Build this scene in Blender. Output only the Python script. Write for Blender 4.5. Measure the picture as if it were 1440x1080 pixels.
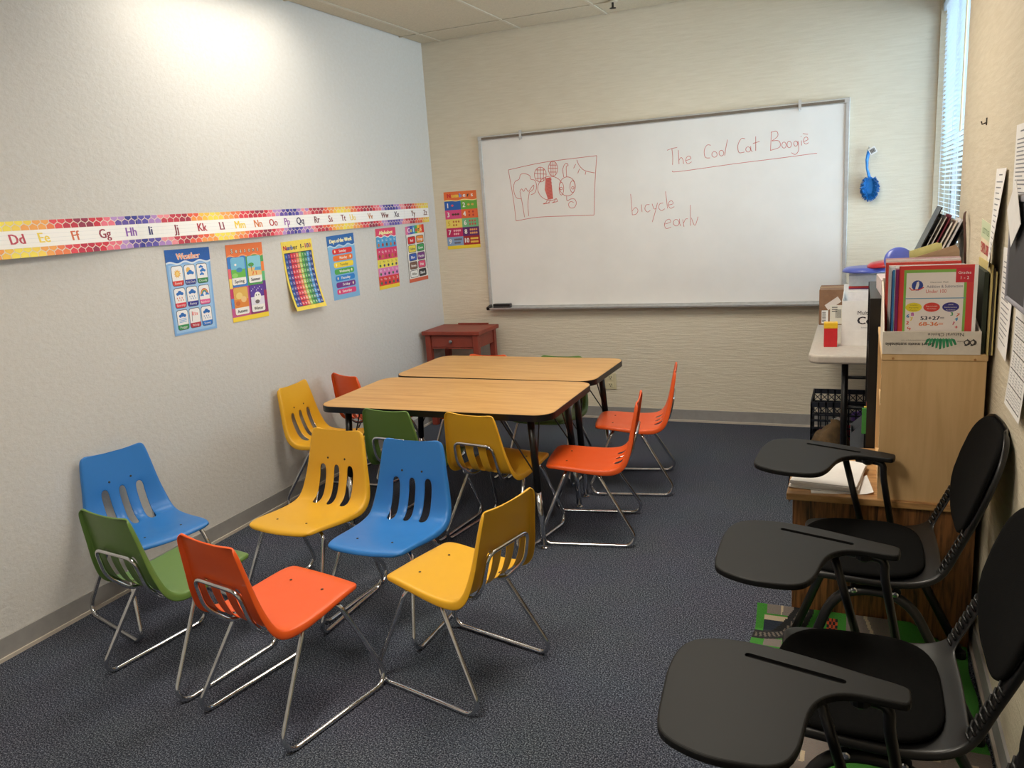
import bpy, bmesh, math, random
from mathutils import Vector, Matrix
random.seed(7)
for o in list(bpy.data.objects): bpy.data.objects.remove(o, do_unlink=True)
scene = bpy.context.scene
COL = scene.collection
# ------------------------------------------------------------------ camera, world, light, exposure
XR, H = 3.30, 2.709            # right wall, ceiling height; left wall x=0, back wall y=0, the room runs towards -y
YF = -6.4
FPX, YAW, PITCH, ROLL = 1125.94, .4153, -.2172, -.0667
CP = Vector((2.914, -5.4011, 1.5349))
fw = Vector((-math.sin(YAW)*math.cos(PITCH), math.cos(YAW)*math.cos(PITCH), math.sin(PITCH)))
rt = Vector((math.cos(YAW), math.sin(YAW), 0)); up = rt.cross(fw)
RT = rt*math.cos(ROLL)+up*math.sin(ROLL); UP = -rt*math.sin(ROLL)+up*math.cos(ROLL)
cam = bpy.data.cameras.new('camera'); camo = bpy.data.objects.new('camera', cam); COL.objects.link(camo)
cam.sensor_width = 36; cam.lens = FPX/1440*36; cam.clip_start = .05
camo.matrix_world = Matrix(((RT.x, UP.x, -fw.x, CP.x), (RT.y, UP.y, -fw.y, CP.y), (RT.z, UP.z, -fw.z, CP.z), (0, 0, 0, 1)))
scene.camera = camo
W = bpy.data.worlds.new('sky'); scene.world = W; W.use_nodes = True
bg = W.node_tree.nodes['Background']; bg.inputs[0].default_value = (.74, .91, 1, 1); bg.inputs[1].default_value = 12.5
vs = scene.view_settings; vs.view_transform = 'Standard'; vs.look = 'None'; vs.gamma = 1; vs.exposure = 0.1
TROFFER_W = {(0, 2): 7, (3, 2): 25, (2, 4): 33}   # ceiling grid cell (column, row) -> lamp power
WIN_Y0, WIN_Y1, WIN_Z0, WIN_Z1 = -.03, -1.47, 1.0, 2.48
pl = bpy.data.lights.new('window_portal', 'AREA'); pl.shape = 'RECTANGLE'; pl.size = 1.44; pl.size_y = 1.48
pl.cycles.is_portal = True
po = bpy.data.objects.new('window_portal', pl); COL.objects.link(po); po.location = (XR+.14, -.75, 1.74)
po.rotation_euler = (0, math.radians(90), 0)

def ray(px, py): return fw + RT*((px-720)/FPX) + UP*((540-py)/FPX)
def at(px, py, ax, val):       # a point seen in the photograph, on the plane (axis ax = val) it lies on
    d = ray(px, py); return CP + d*((val-CP[ax])/d[ax])
# ------------------------------------------------------------------ materials
def lin(c): return tuple(((x/255)/12.92 if x/255 <= .04045 else ((x/255+.055)/1.055)**2.4) for x in c[:3])+(1,)
MATS = {}
def mat(name, c, rough=.5, metal=0, **kw):
    if name in MATS: return MATS[name]
    m = bpy.data.materials.new(name); m.use_nodes = True; MATS[name] = m
    b = m.node_tree.nodes['Principled BSDF']
    b.inputs['Base Color'].default_value = lin(c); b.inputs['Roughness'].default_value = rough; b.inputs['Metallic'].default_value = metal
    for k, v in kw.items(): b.inputs[k.replace('_', ' ')].default_value = v
    return m
def nd(m, t, **kw):
    n = m.node_tree.nodes.new(t)
    for k, v in kw.items():
        if k in n.inputs: n.inputs[k].default_value = v
        else: setattr(n, k, v)
    return n
def lk(m, a, ao, b, bi): m.node_tree.links.new(a.outputs[ao], b.inputs[bi])
def bsdf(m): return m.node_tree.nodes['Principled BSDF']
def coords(m, scale=(1, 1, 1), rot=(0, 0, 0), kind='Object'):
    tc = nd(m, 'ShaderNodeTexCoord'); mp = nd(m, 'ShaderNodeMapping')
    mp.inputs['Scale'].default_value = scale; mp.inputs['Rotation'].default_value = rot
    lk(m, tc, kind, mp, 'Vector'); return mp
def ramp(m, stops):
    r = nd(m, 'ShaderNodeValToRGB'); e = r.color_ramp.elements
    while len(e) < len(stops): e.new(.5)
    for i, (p, c) in enumerate(stops): e[i].position = p; e[i].color = lin(c)
    return r
def noise(m, src, scale, detail=3, rough=.5, dist=0):
    n = nd(m, 'ShaderNodeTexNoise'); n.inputs['Scale'].default_value = scale; n.inputs['Detail'].default_value = detail
    n.inputs['Roughness'].default_value = rough; n.inputs['Distortion'].default_value = dist
    lk(m, src, 'Vector', n, 'Vector'); return n
def bump(m, src, out, strength, dist=.01, prev=None):
    b = nd(m, 'ShaderNodeBump'); b.inputs['Strength'].default_value = strength; b.inputs['Distance'].default_value = dist
    lk(m, src, out, b, 'Height')
    if prev: lk(m, prev, 'Normal', b, 'Normal')
    lk(m, b, 'Normal', bsdf(m), 'Normal'); return b

def m_wall(name, c1, c2, scale, strength, fine=60, streak=False):
    m = mat(name, c1, .72)
    mp = coords(m, scale, kind='Generated' if 0 else 'Object')
    n = noise(m, mp, 9, 6, .62, .18); r = ramp(m, [(.35, c2), (.7, c1)]); lk(m, n, 'Fac', r, 'Fac'); lk(m, r, 'Color', bsdf(m), 'Base Color')
    b = bump(m, n, 'Fac', strength, .012)
    if streak:      # the trowelled streaks are heavier low on the wall
        tc = nd(m, 'ShaderNodeTexCoord'); sx = nd(m, 'ShaderNodeSeparateXYZ'); lk(m, tc, 'Object', sx, 0); mr = nd(m, 'ShaderNodeMapRange')
        for k_, v_ in (('From Min', .5), ('From Max', 1.7), ('To Min', strength), ('To Max', strength*.3)): mr.inputs[k_].default_value = v_
        lk(m, sx, 'Z', mr, 'Value'); lk(m, mr, 'Result', b, 'Strength')
    n2 = noise(m, coords(m), fine, 3, .6); bump(m, n2, 'Fac', strength*.5, .004, b)
    return m
M_WL = m_wall('wall_paint_left', (214, 213, 211), (209, 207, 203), (4.5, 4.5, 6.5), .25, 90)
M_WB = m_wall('wall_paint_back', (230, 221, 202), (221, 211, 190), (.8, .8, 9), .55, 110, True)
M_WR = m_wall('wall_paint_right', (210, 199, 177), (200, 188, 164), (.8, .8, 8), .5, 110, True)

def m_carpet():
    m = mat('carpet', (60, 63, 76), .95)
    mp = coords(m, (1, 1, 1))
    n = noise(m, mp, 215, 2, .6); n3 = noise(m, mp, 3.0, 2)
    r = ramp(m, [(.33, (22, 25, 34)), (.50, (66, 71, 84)), (.67, (140, 145, 158))]); lk(m, n, 'Fac', r, 'Fac')
    mx = nd(m, 'ShaderNodeMix', data_type='RGBA', blend_type='MULTIPLY'); mx.inputs[0].default_value = .18
    lk(m, r, 'Color', mx, 6); lk(m, n3, 'Color', mx, 7); m.node_tree.links.new(mx.outputs[2], bsdf(m).inputs['Base Color'])
    bump(m, n, 'Fac', .9, .006); bsdf(m).inputs['Specular IOR Level'].default_value = .1
    return m
M_CARPET = m_carpet()
def m_wood(name, dark, light, scale, rough=.4, stren=.1, dist=1.2, axis=(1, 14, 14), rot=(0, 0, 0)):
    m = mat(name, light, rough)
    mp = coords(m, axis, rot)
    n = noise(m, mp, scale, 5, .6, dist); n2 = noise(m, mp, scale*4, 3, .5)
    mx = nd(m, 'ShaderNodeMath', operation='MULTIPLY_ADD'); lk(m, n2, 'Fac', mx, 0); mx.inputs[1].default_value = .35
    lk(m, n, 'Fac', mx, 2)
    r = ramp(m, [(.48, dark), (.78, light)]); lk(m, mx, 'Value', r, 'Fac'); lk(m, r, 'Color', bsdf(m), 'Base Color')
    if stren: bump(m, mx, 'Value', stren, .002)
    return m
M_OAKLAM = m_wood('oak_laminate', (184, 132, 70), (206, 160, 96), 2.2, .38, .03)
M_MAPLE = m_wood('maple_laminate', (204, 166, 116), (218, 182, 132), 1.3, .45, .02, 1.0, (10, 10, 1))
M_DKOAK = m_wood('dark_oak', (46, 26, 13), (136, 88, 48), 2.0, .45, .15, 2.2, (17, 17, 1.3))
M_DKOAKT = m_wood('oak_desktop', (146, 100, 58), (192, 148, 96), 2.0, .4, .05, 1.5, (2, 12, 12))
def m_plastic(name, c, rough=.34):
    m = mat(name, c, rough); mp = coords(m)
    n = noise(m, mp, 14, 4, .6)
    mr = nd(m, 'ShaderNodeMapRange'); mr.inputs['To Min'].default_value = rough-.06; mr.inputs['To Max'].default_value = rough+.12
    lk(m, n, 'Fac', mr, 'Value'); lk(m, mr, 'Result', bsdf(m), 'Roughness')
    n2 = noise(m, mp, 260, 2); bump(m, n2, 'Fac', .06, .001)
    return m
M_SHELL = dict(blue=m_plastic('blue_plastic', (44, 120, 196)), green=m_plastic('green_plastic', (96, 128, 62)),
               orange=m_plastic('orange_plastic', (228, 90, 32)), yellow=m_plastic('yellow_plastic', (224, 170, 40)))
def m_noisy(name, c, rough=.5, metal=0, amt=.12, scale=40, bmp=.0, **kw):
    m = mat(name, c, rough, metal, **kw); mp = coords(m); n = noise(m, mp, scale, 4, .6)
    k = 1-amt; r = ramp(m, [(.3, tuple(x*k for x in c)), (.7, c)]); lk(m, n, 'Fac', r, 'Fac'); lk(m, r, 'Color', bsdf(m), 'Base Color')
    if bmp: bump(m, n, 'Fac', bmp, .003)
    return m
M_CHROME = m_noisy('chrome', (226, 228, 232), .13, 1, .10, 25)
M_RIVET = m_noisy('dark_rivet', (70, 62, 52), .5, .4)
M_BLACKP = m_noisy('black_plastic', (14, 14, 15), .36, 0, .2, 30)
M_BLACKM = m_noisy('black_enamel', (20, 20, 22), .35, 0, .2, 30)
M_TABLET = m_noisy('black_tablet', (17, 17, 17), .5, 0, .12, 8, Specular_IOR_Level=.22)
M_FABRIC = m_noisy('black_fabric', (9, 9, 9), .95, 0, .45, 420, .4, Specular_IOR_Level=.12)
M_ALU = m_noisy('aluminium', (205, 205, 204), .38, .45, .08, 30)
M_GREYSTEEL = m_noisy('grey_steel', (150, 150, 152), .35, .8, .1, 30)
M_WBOARD = m_noisy('whiteboard_enamel', (238, 236, 233), .22, 0, .03, 3)
M_RED = m_noisy('red_paint', (150, 62, 46), .45, 0, .15, 12)
M_BASE = m_noisy('baseboard_vinyl', (158, 156, 154), .55, 0, .06, 20)
M_TOE = m_noisy('baseboard_toe', (205, 195, 182), .6, 0, .06, 20)
M_TILE = m_noisy('ceiling_tile', (208, 196, 172), .9, 0, .08, 120, .3)
M_GRID = m_noisy('ceiling_grid', (206, 196, 176), .6, 0, .05, 30)
M_DARKGAP = m_noisy('dark_gap', (50, 42, 34), .9)
M_SLAT = m_noisy('blind_slat', (232, 240, 246), .5, 0, .03, 20)
_t = M_SLAT.node_tree; _tr = _t.nodes.new('ShaderNodeBsdfTranslucent'); _tr.inputs[0].default_value = (.8, .9, 1, 1); _mx = _t.nodes.new('ShaderNodeMixShader'); _mx.inputs[0].default_value = .4
_o = [n for n in _t.nodes if n.type == 'OUTPUT_MATERIAL'][0]; _t.links.new(bsdf(M_SLAT).outputs[0], _mx.inputs[1]); _t.links.new(_tr.outputs[0], _mx.inputs[2]); _t.links.new(_mx.outputs[0], _o.inputs[0])
M_WHITE = m_noisy('white_paper', (236, 233, 230), .8, 0, .03, 30)
M_OFFWHITE = m_noisy('offwhite_board', (222, 212, 198), .85, 0, .05, 30)
M_IVORY = m_noisy('ivory_plastic', (216, 206, 170), .45, 0, .05, 30)
M_CARD = m_noisy('cardboard', (150, 112, 84), .9, 0, .12, 25)
M_TABGREY = m_noisy('folding_table_plastic', (196, 186, 174), .6, 0, .06, 60)
M_CRATE = m_noisy('crate_plastic', (30, 36, 50), .5, 0, .2, 30)
M_BROWNBAG = m_noisy('brown_cloth', (112, 88, 58), .95, 0, .3, 18, .3)
M_FILEGREY = m_noisy('grey_file_board', (146, 152, 160), .8, 0, .06, 20)
M_BRUSHB = m_noisy('brush_blue', (30, 130, 215), .35, 0, .12, 30)
M_BRUSHD = m_noisy('bristle_blue', (26, 120, 200), .5, 0, .25, 80)
M_DISCB = m_noisy('blue_disc_plastic', (92, 108, 205), .3, 0, .08, 20, Transmission_Weight=.25)
M_DISCR = m_noisy('red_disc_plastic', (190, 40, 50), .3, 0, .08, 20)
def flat(name, c, rough=.75): return m_noisy(name, c, rough, 0, .06, 35)
def m_print():
    m = mat('printed_ink', (255, 255, 255), .55); a = nd(m, 'ShaderNodeAttribute', attribute_name='Col'); lk(m, a, 'Color', bsdf(m), 'Base Color'); return m
M_PRINT = m_print()
def m_rug():
    m = mat('rug_pile', (60, 130, 50), .95); a = nd(m, 'ShaderNodeAttribute', attribute_name='Col')
    n = noise(m, coords(m), 300, 2)
    mx = nd(m, 'ShaderNodeMix', data_type='RGBA', blend_type='MULTIPLY'); mx.inputs[0].default_value = .35
    lk(m, a, 'Color', mx, 6); lk(m, n, 'Color', mx, 7); m.node_tree.links.new(mx.outputs[2], bsdf(m).inputs['Base Color'])
    bump(m, n, 'Fac', .6, .004); return m
M_RUG = m_rug()
def m_glass():
    m = bpy.data.materials.new('window_glass'); m.use_nodes = True; nt = m.node_tree; nt.nodes.clear(); MATS['window_glass'] = m
    o = nt.nodes.new('ShaderNodeOutputMaterial'); t = nt.nodes.new('ShaderNodeBsdfTransparent'); g = nt.nodes.new('ShaderNodeBsdfGlossy')
    g.inputs['Roughness'].default_value = .02; f = nt.nodes.new('ShaderNodeFresnel'); mx = nt.nodes.new('ShaderNodeMixShader')
    nt.links.new(f.outputs[0], mx.inputs[0]); nt.links.new(t.outputs[0], mx.inputs[1]); nt.links.new(g.outputs[0], mx.inputs[2]); nt.links.new(mx.outputs[0], o.inputs[0])
    return m
M_GLASS = m_glass()
def m_emit(name, c, s):
    m = mat(name, c, .6); bsdf(m).inputs['Emission Color'].default_value = lin(c); bsdf(m).inputs['Emission Strength'].default_value = s; return m
# ------------------------------------------------------------------ object helpers
def tag(o, label=None, cat=None, group=None, kind=None):
    if label: o['label'] = label
    if cat: o['category'] = cat
    if group: o['group'] = group
    if kind: o['kind'] = kind
    return o
def empty(name, loc=(0, 0, 0), rz=0, label=None, cat=None, group=None):
    o = bpy.data.objects.new(name, None); COL.objects.link(o); o.empty_display_size = .05
    o.location = loc; o.rotation_euler = (0, 0, rz); return tag(o, label, cat, group)
def copy_tree(o, parent=None):
    c = o.copy(); COL.objects.link(c); c.parent = parent
    for ch in o.children: copy_tree(ch, c)
    return c
def link(name, me, m, parent=None, smooth=False, bevel=0, seg=2):
    if m is not None and not me.materials: me.materials.append(m)
    if smooth:
        for p in me.polygons: p.use_smooth = True
    o = bpy.data.objects.new(name, me); COL.objects.link(o); o.parent = parent
    if bevel:
        b = o.modifiers.new('bevel', 'BEVEL'); b.width = bevel; b.segments = seg; b.limit_method = 'ANGLE'; b.angle_limit = .6
    return o
def rotz(a): return Matrix.Rotation(a, 3, 'Z')
class MB:
    def __init__(s): s.v = []; s.f = []
    def add(s, vs, fs):
        b = len(s.v); s.v += [tuple(v) for v in vs]; s.f += [tuple(b+i for i in f) for f in fs]; return s
    def box(s, x0, x1, y0, y1, z0, z1, M=None, T=(0, 0, 0)):
        vs = [Vector((x, y, z)) for z in (z0, z1) for y in (y0, y1) for x in (x0, x1)]
        if M is not None: vs = [M @ v for v in vs]
        vs = [v+Vector(T) for v in vs]
        return s.add(vs, [(0, 2, 3, 1), (4, 5, 7, 6), (0, 1, 5, 4), (2, 6, 7, 3), (0, 4, 6, 2), (1, 3, 7, 5)])
    def prism(s, poly, z0, z1, fn=lambda a, b, c: (a, b, c)):
        n = len(poly); vs = [fn(x, y, z0) for x, y in poly]+[fn(x, y, z1) for x, y in poly]
        return s.add(vs, [tuple(range(n))[::-1], tuple(range(n, 2*n))]+[(i, (i+1) % n, n+(i+1) % n, n+i) for i in range(n)])
    def tube(s, pts, r, n=8, closed=False, caps=True, sy=1):
        P = [Vector(p) for p in pts]; N = len(P); rr = r if isinstance(r, (list, tuple)) else [r]*N
        T = []
        for i in range(N):
            a = P[(i-1) % N] if (closed or i) else P[i]; b = P[(i+1) % N] if (closed or i < N-1) else P[i]
            T.append((b-a).normalized())
        u = T[0].orthogonal().normalized(); rings = []
        for i in range(N):
            u = (u-T[i]*u.dot(T[i])).normalized(); w = T[i].cross(u)
            rings.append([P[i]+(u*math.cos(2*math.pi*k/n)+w*math.sin(2*math.pi*k/n)*sy)*rr[i] for k in range(n)])
        vs = [v for g in rings for v in g]; fs = []
        for i in range(N if closed else N-1):
            j = (i+1) % N
            for k in range(n): fs.append((i*n+k, i*n+(k+1) % n, j*n+(k+1) % n, j*n+k))
        if caps and not closed: fs += [tuple(range(n))[::-1], tuple((N-1)*n+k for k in range(n))]
        return s.add(vs, fs)
    def lathe(s, prof, n=16, c=(0, 0, 0), fn=None):
        vs = []; fs = []; m = len(prof)
        for r, z in prof:
            for k in range(n):
                a = 2*math.pi*k/n; v = Vector((r*math.cos(a), r*math.sin(a), z))
                vs.append((fn(v) if fn else v)+Vector(c))
        for i in range(m-1):
            for k in range(n): fs.append((i*n+k, i*n+(k+1) % n, (i+1)*n+(k+1) % n, (i+1)*n+k))
        fs += [tuple(range(n))[::-1], tuple((m-1)*n+k for k in range(n))]
        return s.add(vs, fs)
    def grid(s, nu, nv, fn):
        vs = [fn(i/nu, j/nv) for j in range(nv+1) for i in range(nu+1)]
        return s.add(vs, [(j*(nu+1)+i, j*(nu+1)+i+1, (j+1)*(nu+1)+i+1, (j+1)*(nu+1)+i) for j in range(nv) for i in range(nu)])
    def sheet(s, nu, nv, fn, t):   # fn(u,v,h) -> point; closed thin solid between h=-t and h=0
        A = [fn(i/nu, j/nv, 0) for j in range(nv+1) for i in range(nu+1)]; B = [fn(i/nu, j/nv, -t) for j in range(nv+1) for i in range(nu+1)]
        n = len(A); w = nu+1; fs = []
        for j in range(nv):
            for i in range(nu):
                q = (j*w+i, j*w+i+1, (j+1)*w+i+1, (j+1)*w+i); fs.append(q); fs.append(tuple(n+k for k in q[::-1]))
        ring = [i for i in range(w)]+[j*w+nu for j in range(1, nv+1)]+[nv*w+i for i in range(nu-1, -1, -1)]+[j*w for j in range(nv-1, 0, -1)]
        for k in range(len(ring)): a, b = ring[k], ring[(k+1) % len(ring)]; fs.append((a, n+a, n+b, b))
        return s.add(A+B, fs)
    def mesh(s, name):
        me = bpy.data.meshes.new(name); me.from_pydata(s.v, [], s.f); me.update()
        bm = bmesh.new(); bm.from_mesh(me); bmesh.ops.recalc_face_normals(bm, faces=bm.faces); bm.to_mesh(me); bm.free(); return me
    def build(s, name, m, parent=None, smooth=False, bevel=0, seg=2): return link(name, s.mesh(name), m, parent, smooth, bevel, seg)
def fillet(pts, r, n=5, closed=False):
    P = [Vector(p) for p in pts]; out = []; N = len(P)
    for i in range(N):
        if not closed and i in (0, N-1): out.append(P[i]); continue
        a, b, c = P[i-1], P[i], P[(i+1) % N]; d1 = (a-b); d2 = (c-b); l = min(r, d1.length*.48, d2.length*.48)
        p, q = b+d1.normalized()*l, b+d2.normalized()*l
        for k in range(n+1): t = k/n; out.append(p*(1-t)**2+b*2*t*(1-t)+q*t*t)
    return out
def arcfillet(pts, r, n=7):
    P = [Vector(p) for p in pts]; out = [P[0]]
    for i in range(1, len(P)-1):
        b = P[i]; d1 = P[i-1]-b; d2 = P[i+1]-b; l1, l2 = d1.length, d2.length; d1.normalize(); d2.normalize(); th = d1.angle(d2)
        l = min(r/math.tan(th/2), l1*.49, l2*.49); rr = l*math.tan(th/2); c = b+(d1+d2).normalized()*(rr/math.sin(th/2)); a, e = b+d1*l-c, b+d2*l-c
        for k in range(n+1): out.append(c+a.normalized().slerp(e.normalized(), k/n)*rr)
    return out+[P[-1]]
def rrect(x0, y0, x1, y1, r, n=5):
    out = []
    for cx, cy, a in ((x1-r, y1-r, 0), (x0+r, y1-r, 90), (x0+r, y0+r, 180), (x1-r, y0+r, 270)):
        for k in range(n+1): t = math.radians(a+90*k/n); out.append((cx+r*math.cos(t), cy+r*math.sin(t)))
    return out
# flat print: coloured shapes and lettering on a sheet
_GL = {}
def glyphs(s):
    if s not in _GL:
        cu = bpy.data.curves.new('t', 'FONT'); cu.body = s; cu.size = 1; cu.resolution_u = 2; cu.align_x = 'CENTER'
        ob = bpy.data.objects.new('t', cu); me = ob.to_mesh()
        _GL[s] = ([(v.co.x, v.co.y) for v in me.vertices], [tuple(p.vertices) for p in me.polygons])
        ob.to_mesh_clear(); bpy.data.objects.remove(ob); bpy.data.curves.remove(cu)
    return _GL[s]
class Print:
    def __init__(s): s.v = []; s.f = []; s.c = []
    def poly(s, pts, c, l=0):
        b = len(s.v); s.v += [(x, y, l) for x, y in pts]; s.f.append(tuple(range(b, b+len(pts)))); s.c.append(lin(c))
    def rect(s, x, y, w, h, c, l=0): s.poly([(x, y), (x+w, y), (x+w, y+h), (x, y+h)], c, l)
    def rr(s, x, y, w, h, r, c, l=0): s.poly(rrect(x, y, x+w, y+h, r, 4), c, l)
    def ell(s, x, y, rx, ry, c, l=0, n=14): s.poly([(x+rx*math.cos(2*math.pi*k/n), y+ry*math.sin(2*math.pi*k/n)) for k in range(n)], c, l)
    def text(s, t, x, y, h, c, l=3, sx=1, rot=0, bold=0):
        V, F = glyphs(t); k = h/.7; ca, sa = math.cos(rot), math.sin(rot)
        for dq, dx in enumerate([0] if not bold else [-bold*h, 0, bold*h]):
            b = len(s.v); l = l+.25*(dq > 0)
            for a, q in V: X, Y = a*k*sx+dx, q*k; s.v.append((x+X*ca-Y*sa, y+X*sa+Y*ca, l))
            for f in F: s.f.append(tuple(b+i for i in f)); s.c.append(lin(c))
    def textw(s, t, x, y, h, c, width, l=3, rot=0, bold=0):
        V, _ = glyphs(t); w = (max(a for a, _ in V)-min(a for a, _ in V))*h/.7
        s.text(t, x, y, h, c, l, width/w, rot, bold)
    def line(s, pts, w, c, l=1):
        n = len(pts)
        if n < 2: return
        L = []; R = []
        for i in range(n):
            a = pts[max(i-1, 0)]; b = pts[min(i+1, n-1)]; dx, dy = b[0]-a[0], b[1]-a[1]; d = math.hypot(dx, dy) or 1
            nx, ny = -dy/d*w/2, dx/d*w/2; L.append((pts[i][0]+nx, pts[i][1]+ny)); R.append((pts[i][0]-nx, pts[i][1]-ny))
        for i in range(n-1): s.poly([L[i], L[i+1], R[i+1], R[i]], c, l)
    def build(s, name, parent, fn, base=.0005, step=.00015, m=None):
        me = bpy.data.meshes.new(name); eps = [0]*len(s.v)
        for q, f in enumerate(s.f):
            for i in f: eps[i] = (q % 41)*3e-6
        me.from_pydata([tuple(fn(x, y, base+step*l+e)) for (x, y, l), e in zip(s.v, eps)], [], s.f)
        ca = me.color_attributes.new('Col', 'FLOAT_COLOR', 'CORNER')
        for p, c in zip(me.polygons, s.c):
            for li in p.loop_indices: ca.data[li].color = c
        return link(name, me, m or M_PRINT, parent)
def smooth_pts(pts, n=4):
    out = []
    P = [pts[0]]+list(pts)+[pts[-1]]
    for i in range(1, len(P)-2):
        for k in range(n):
            t = k/n; q = []
            for d in range(2):
                a, b, c, e = P[i-1][d], P[i][d], P[i+1][d], P[i+2][d]
                q.append(.5*(2*b+(c-a)*t+(2*a-5*b+4*c-e)*t*t+(3*b-a-3*c+e)*t**3))
            out.append(tuple(q))
    out.append(tuple(pts[-1])); return out
# ------------------------------------------------------------------ the room
def struct(o): o['kind'] = 'structure'; return o
struct(MB().box(-.1, XR+.2, YF-.1, .1, -.08, 0).build('floor', M_CARPET))
struct(MB().box(-.12, 0, YF-.1, .12, 0, H+.12).build('wall_left', M_WL))
struct(MB().box(0, XR+.4, 0, .12, 0, H+.12).build('wall_back', M_WB))
struct(MB().box(0, XR, YF-.12, YF, 0, H+.12).build('wall_front', M_WL))
b = MB(); b.box(XR, XR+.16, YF-.12, WIN_Y1, 0, H+.12); b.box(XR, XR+.16, WIN_Y1, 0, 0, WIN_Z0); b.box(XR, XR+.16, WIN_Y1, 0, WIN_Z1, H+.12)
b.box(XR, XR+.16, WIN_Y0, 0, WIN_Z0, WIN_Z1)
struct(b.build('wall_right', M_WR))
# ceiling: backing plane, lay-in tiles and the metal grid
ceil = struct(MB().box(0, XR, YF, 0, H+.03, H+.1).build('ceiling', M_DARKGAP))
gx = [0]+[.15+.61*i for i in range(6) if .15+.61*i < XR-.02]+[XR]
gy = [0]+[-.30-1.22*i for i in range(6) if -.30-1.22*i > YF+.02]+[YF]
TROFFERS = list(TROFFER_W)
tmesh = {}
for i in range(len(gx)-1):
    for j in range(len(gy)-1):
        if (i-1, j) in TROFFERS: continue
        w, d = gx[i+1]-gx[i], gy[j]-gy[j+1]; key = (round(w, 3), round(d, 3))
        if key not in tmesh: tmesh[key] = MB().box(.0125, w-.0125, -d+.0125, -.0125, .004, .02).mesh('ceiling_tile')
        o = link('ceiling_tile', tmesh[key], M_TILE, ceil); o.location = (gx[i], gy[j], H+random.uniform(-.0015, .0015))
for x in gx[1:-1]: MB().box(x-.0095, x+.0095, YF, 0, H-.001, H+.006).build('ceiling_grid_bar', M_GRID, ceil)
for y in gy[1:-1]: MB().box(0, XR, y-.0095, y+.0095, H-.0005, H+.006).build('ceiling_grid_bar', M_GRID, ceil)
# baseboards with a pale toe
def baseboard(name, x0, x1, y0, y1, toe):
    o = struct(MB().box(x0, x1, y0, y1, .012, .085).build(name, M_BASE)); MB().box(*toe, 0, .014).build('toe_strip', M_TOE, o)
baseboard('baseboard_left', 0, .008, YF, 0, (0, .016, YF, 0))
baseboard('baseboard_back', 0, XR, -.008, 0, (0, XR, -.016, 0))
baseboard('baseboard_right', XR-.008, XR, YF, 0, (XR-.016, XR, YF, 0))
# window: frame, pane, sill
b = MB()
for y in (WIN_Y0-.02, WIN_Y1+.02, -.75): b.box(XR+.09, XR+.13, y-.02, y+.02, WIN_Z0, WIN_Z1)
for z in (WIN_Z0+.02, WIN_Z1-.02): b.box(XR+.09, XR+.13, WIN_Y1, WIN_Y0, z-.02, z+.02)
win = struct(b.build('window_1', M_ALU, bevel=.002))
MB().box(XR+.105, XR+.111, WIN_Y1+.02, -.77, WIN_Z0+.03, WIN_Z1-.03).build('pane', M_GLASS, win)
MB().box(XR+.105, XR+.111, -.73, WIN_Y0-.02, WIN_Z0+.03, WIN_Z1-.03).build('pane', M_GLASS, win)
MB().box(XR+.0, XR+.09, WIN_Y1, WIN_Y0, WIN_Z0-.0, WIN_Z0+.015).build('window_sill', M_GRID, win, bevel=.003)
bl = empty('venetian_blind', (XR+.035, -.75, WIN_Z1), 0, 'white horizontal-slat venetian blind lowered over the window', 'blind')
MB().box(-.025, .025, -.70, .70, -.045, -.002).build('head_rail', M_SLAT, bl, bevel=.003)
prof = [(-.0125, 0), (-.006, .0018), (0, .0024), (.006, .0018), (.0125, 0)]
sl = MB(); a = math.radians(18); R2 = Matrix.Rotation(a, 3, 'Y')
vs = []
for y in (-.70, .70):
    for x, z in prof: vs.append(R2 @ Vector((x, y, z)))
    for x, z in prof[::-1]: vs.append(R2 @ Vector((x, y, z-.0008)))
n = 10; sl.add(vs, [(k, (k+1) % n, n+(k+1) % n, n+k) for k in range(n)]+[tuple(range(n))[::-1], tuple(range(n, 2*n))])
sm = sl.mesh('slat'); z = -.065
while z > -(WIN_Z1-WIN_Z0)+.05:
    o = link('slat', sm, M_SLAT, bl); o.location = (0, 0, z); z -= .0235
MB().box(-.013, .013, -.70, .70, -(WIN_Z1-WIN_Z0)+.018, -(WIN_Z1-WIN_Z0)+.036).build('bottom_rail', M_SLAT, bl, bevel=.003)
for y in (-.60, 0, .60):
    for x in (-.014, .014): MB().tube([(x, y, -.04), (x, y, -1.45)], .0011, 5).build('ladder_cord', M_SLAT, bl)
MB().tube([(-.03, -.55, -.05), (-.032, -.55, -.75)], .004, 6).build('tilt_wand', M_IVORY, bl)
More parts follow.
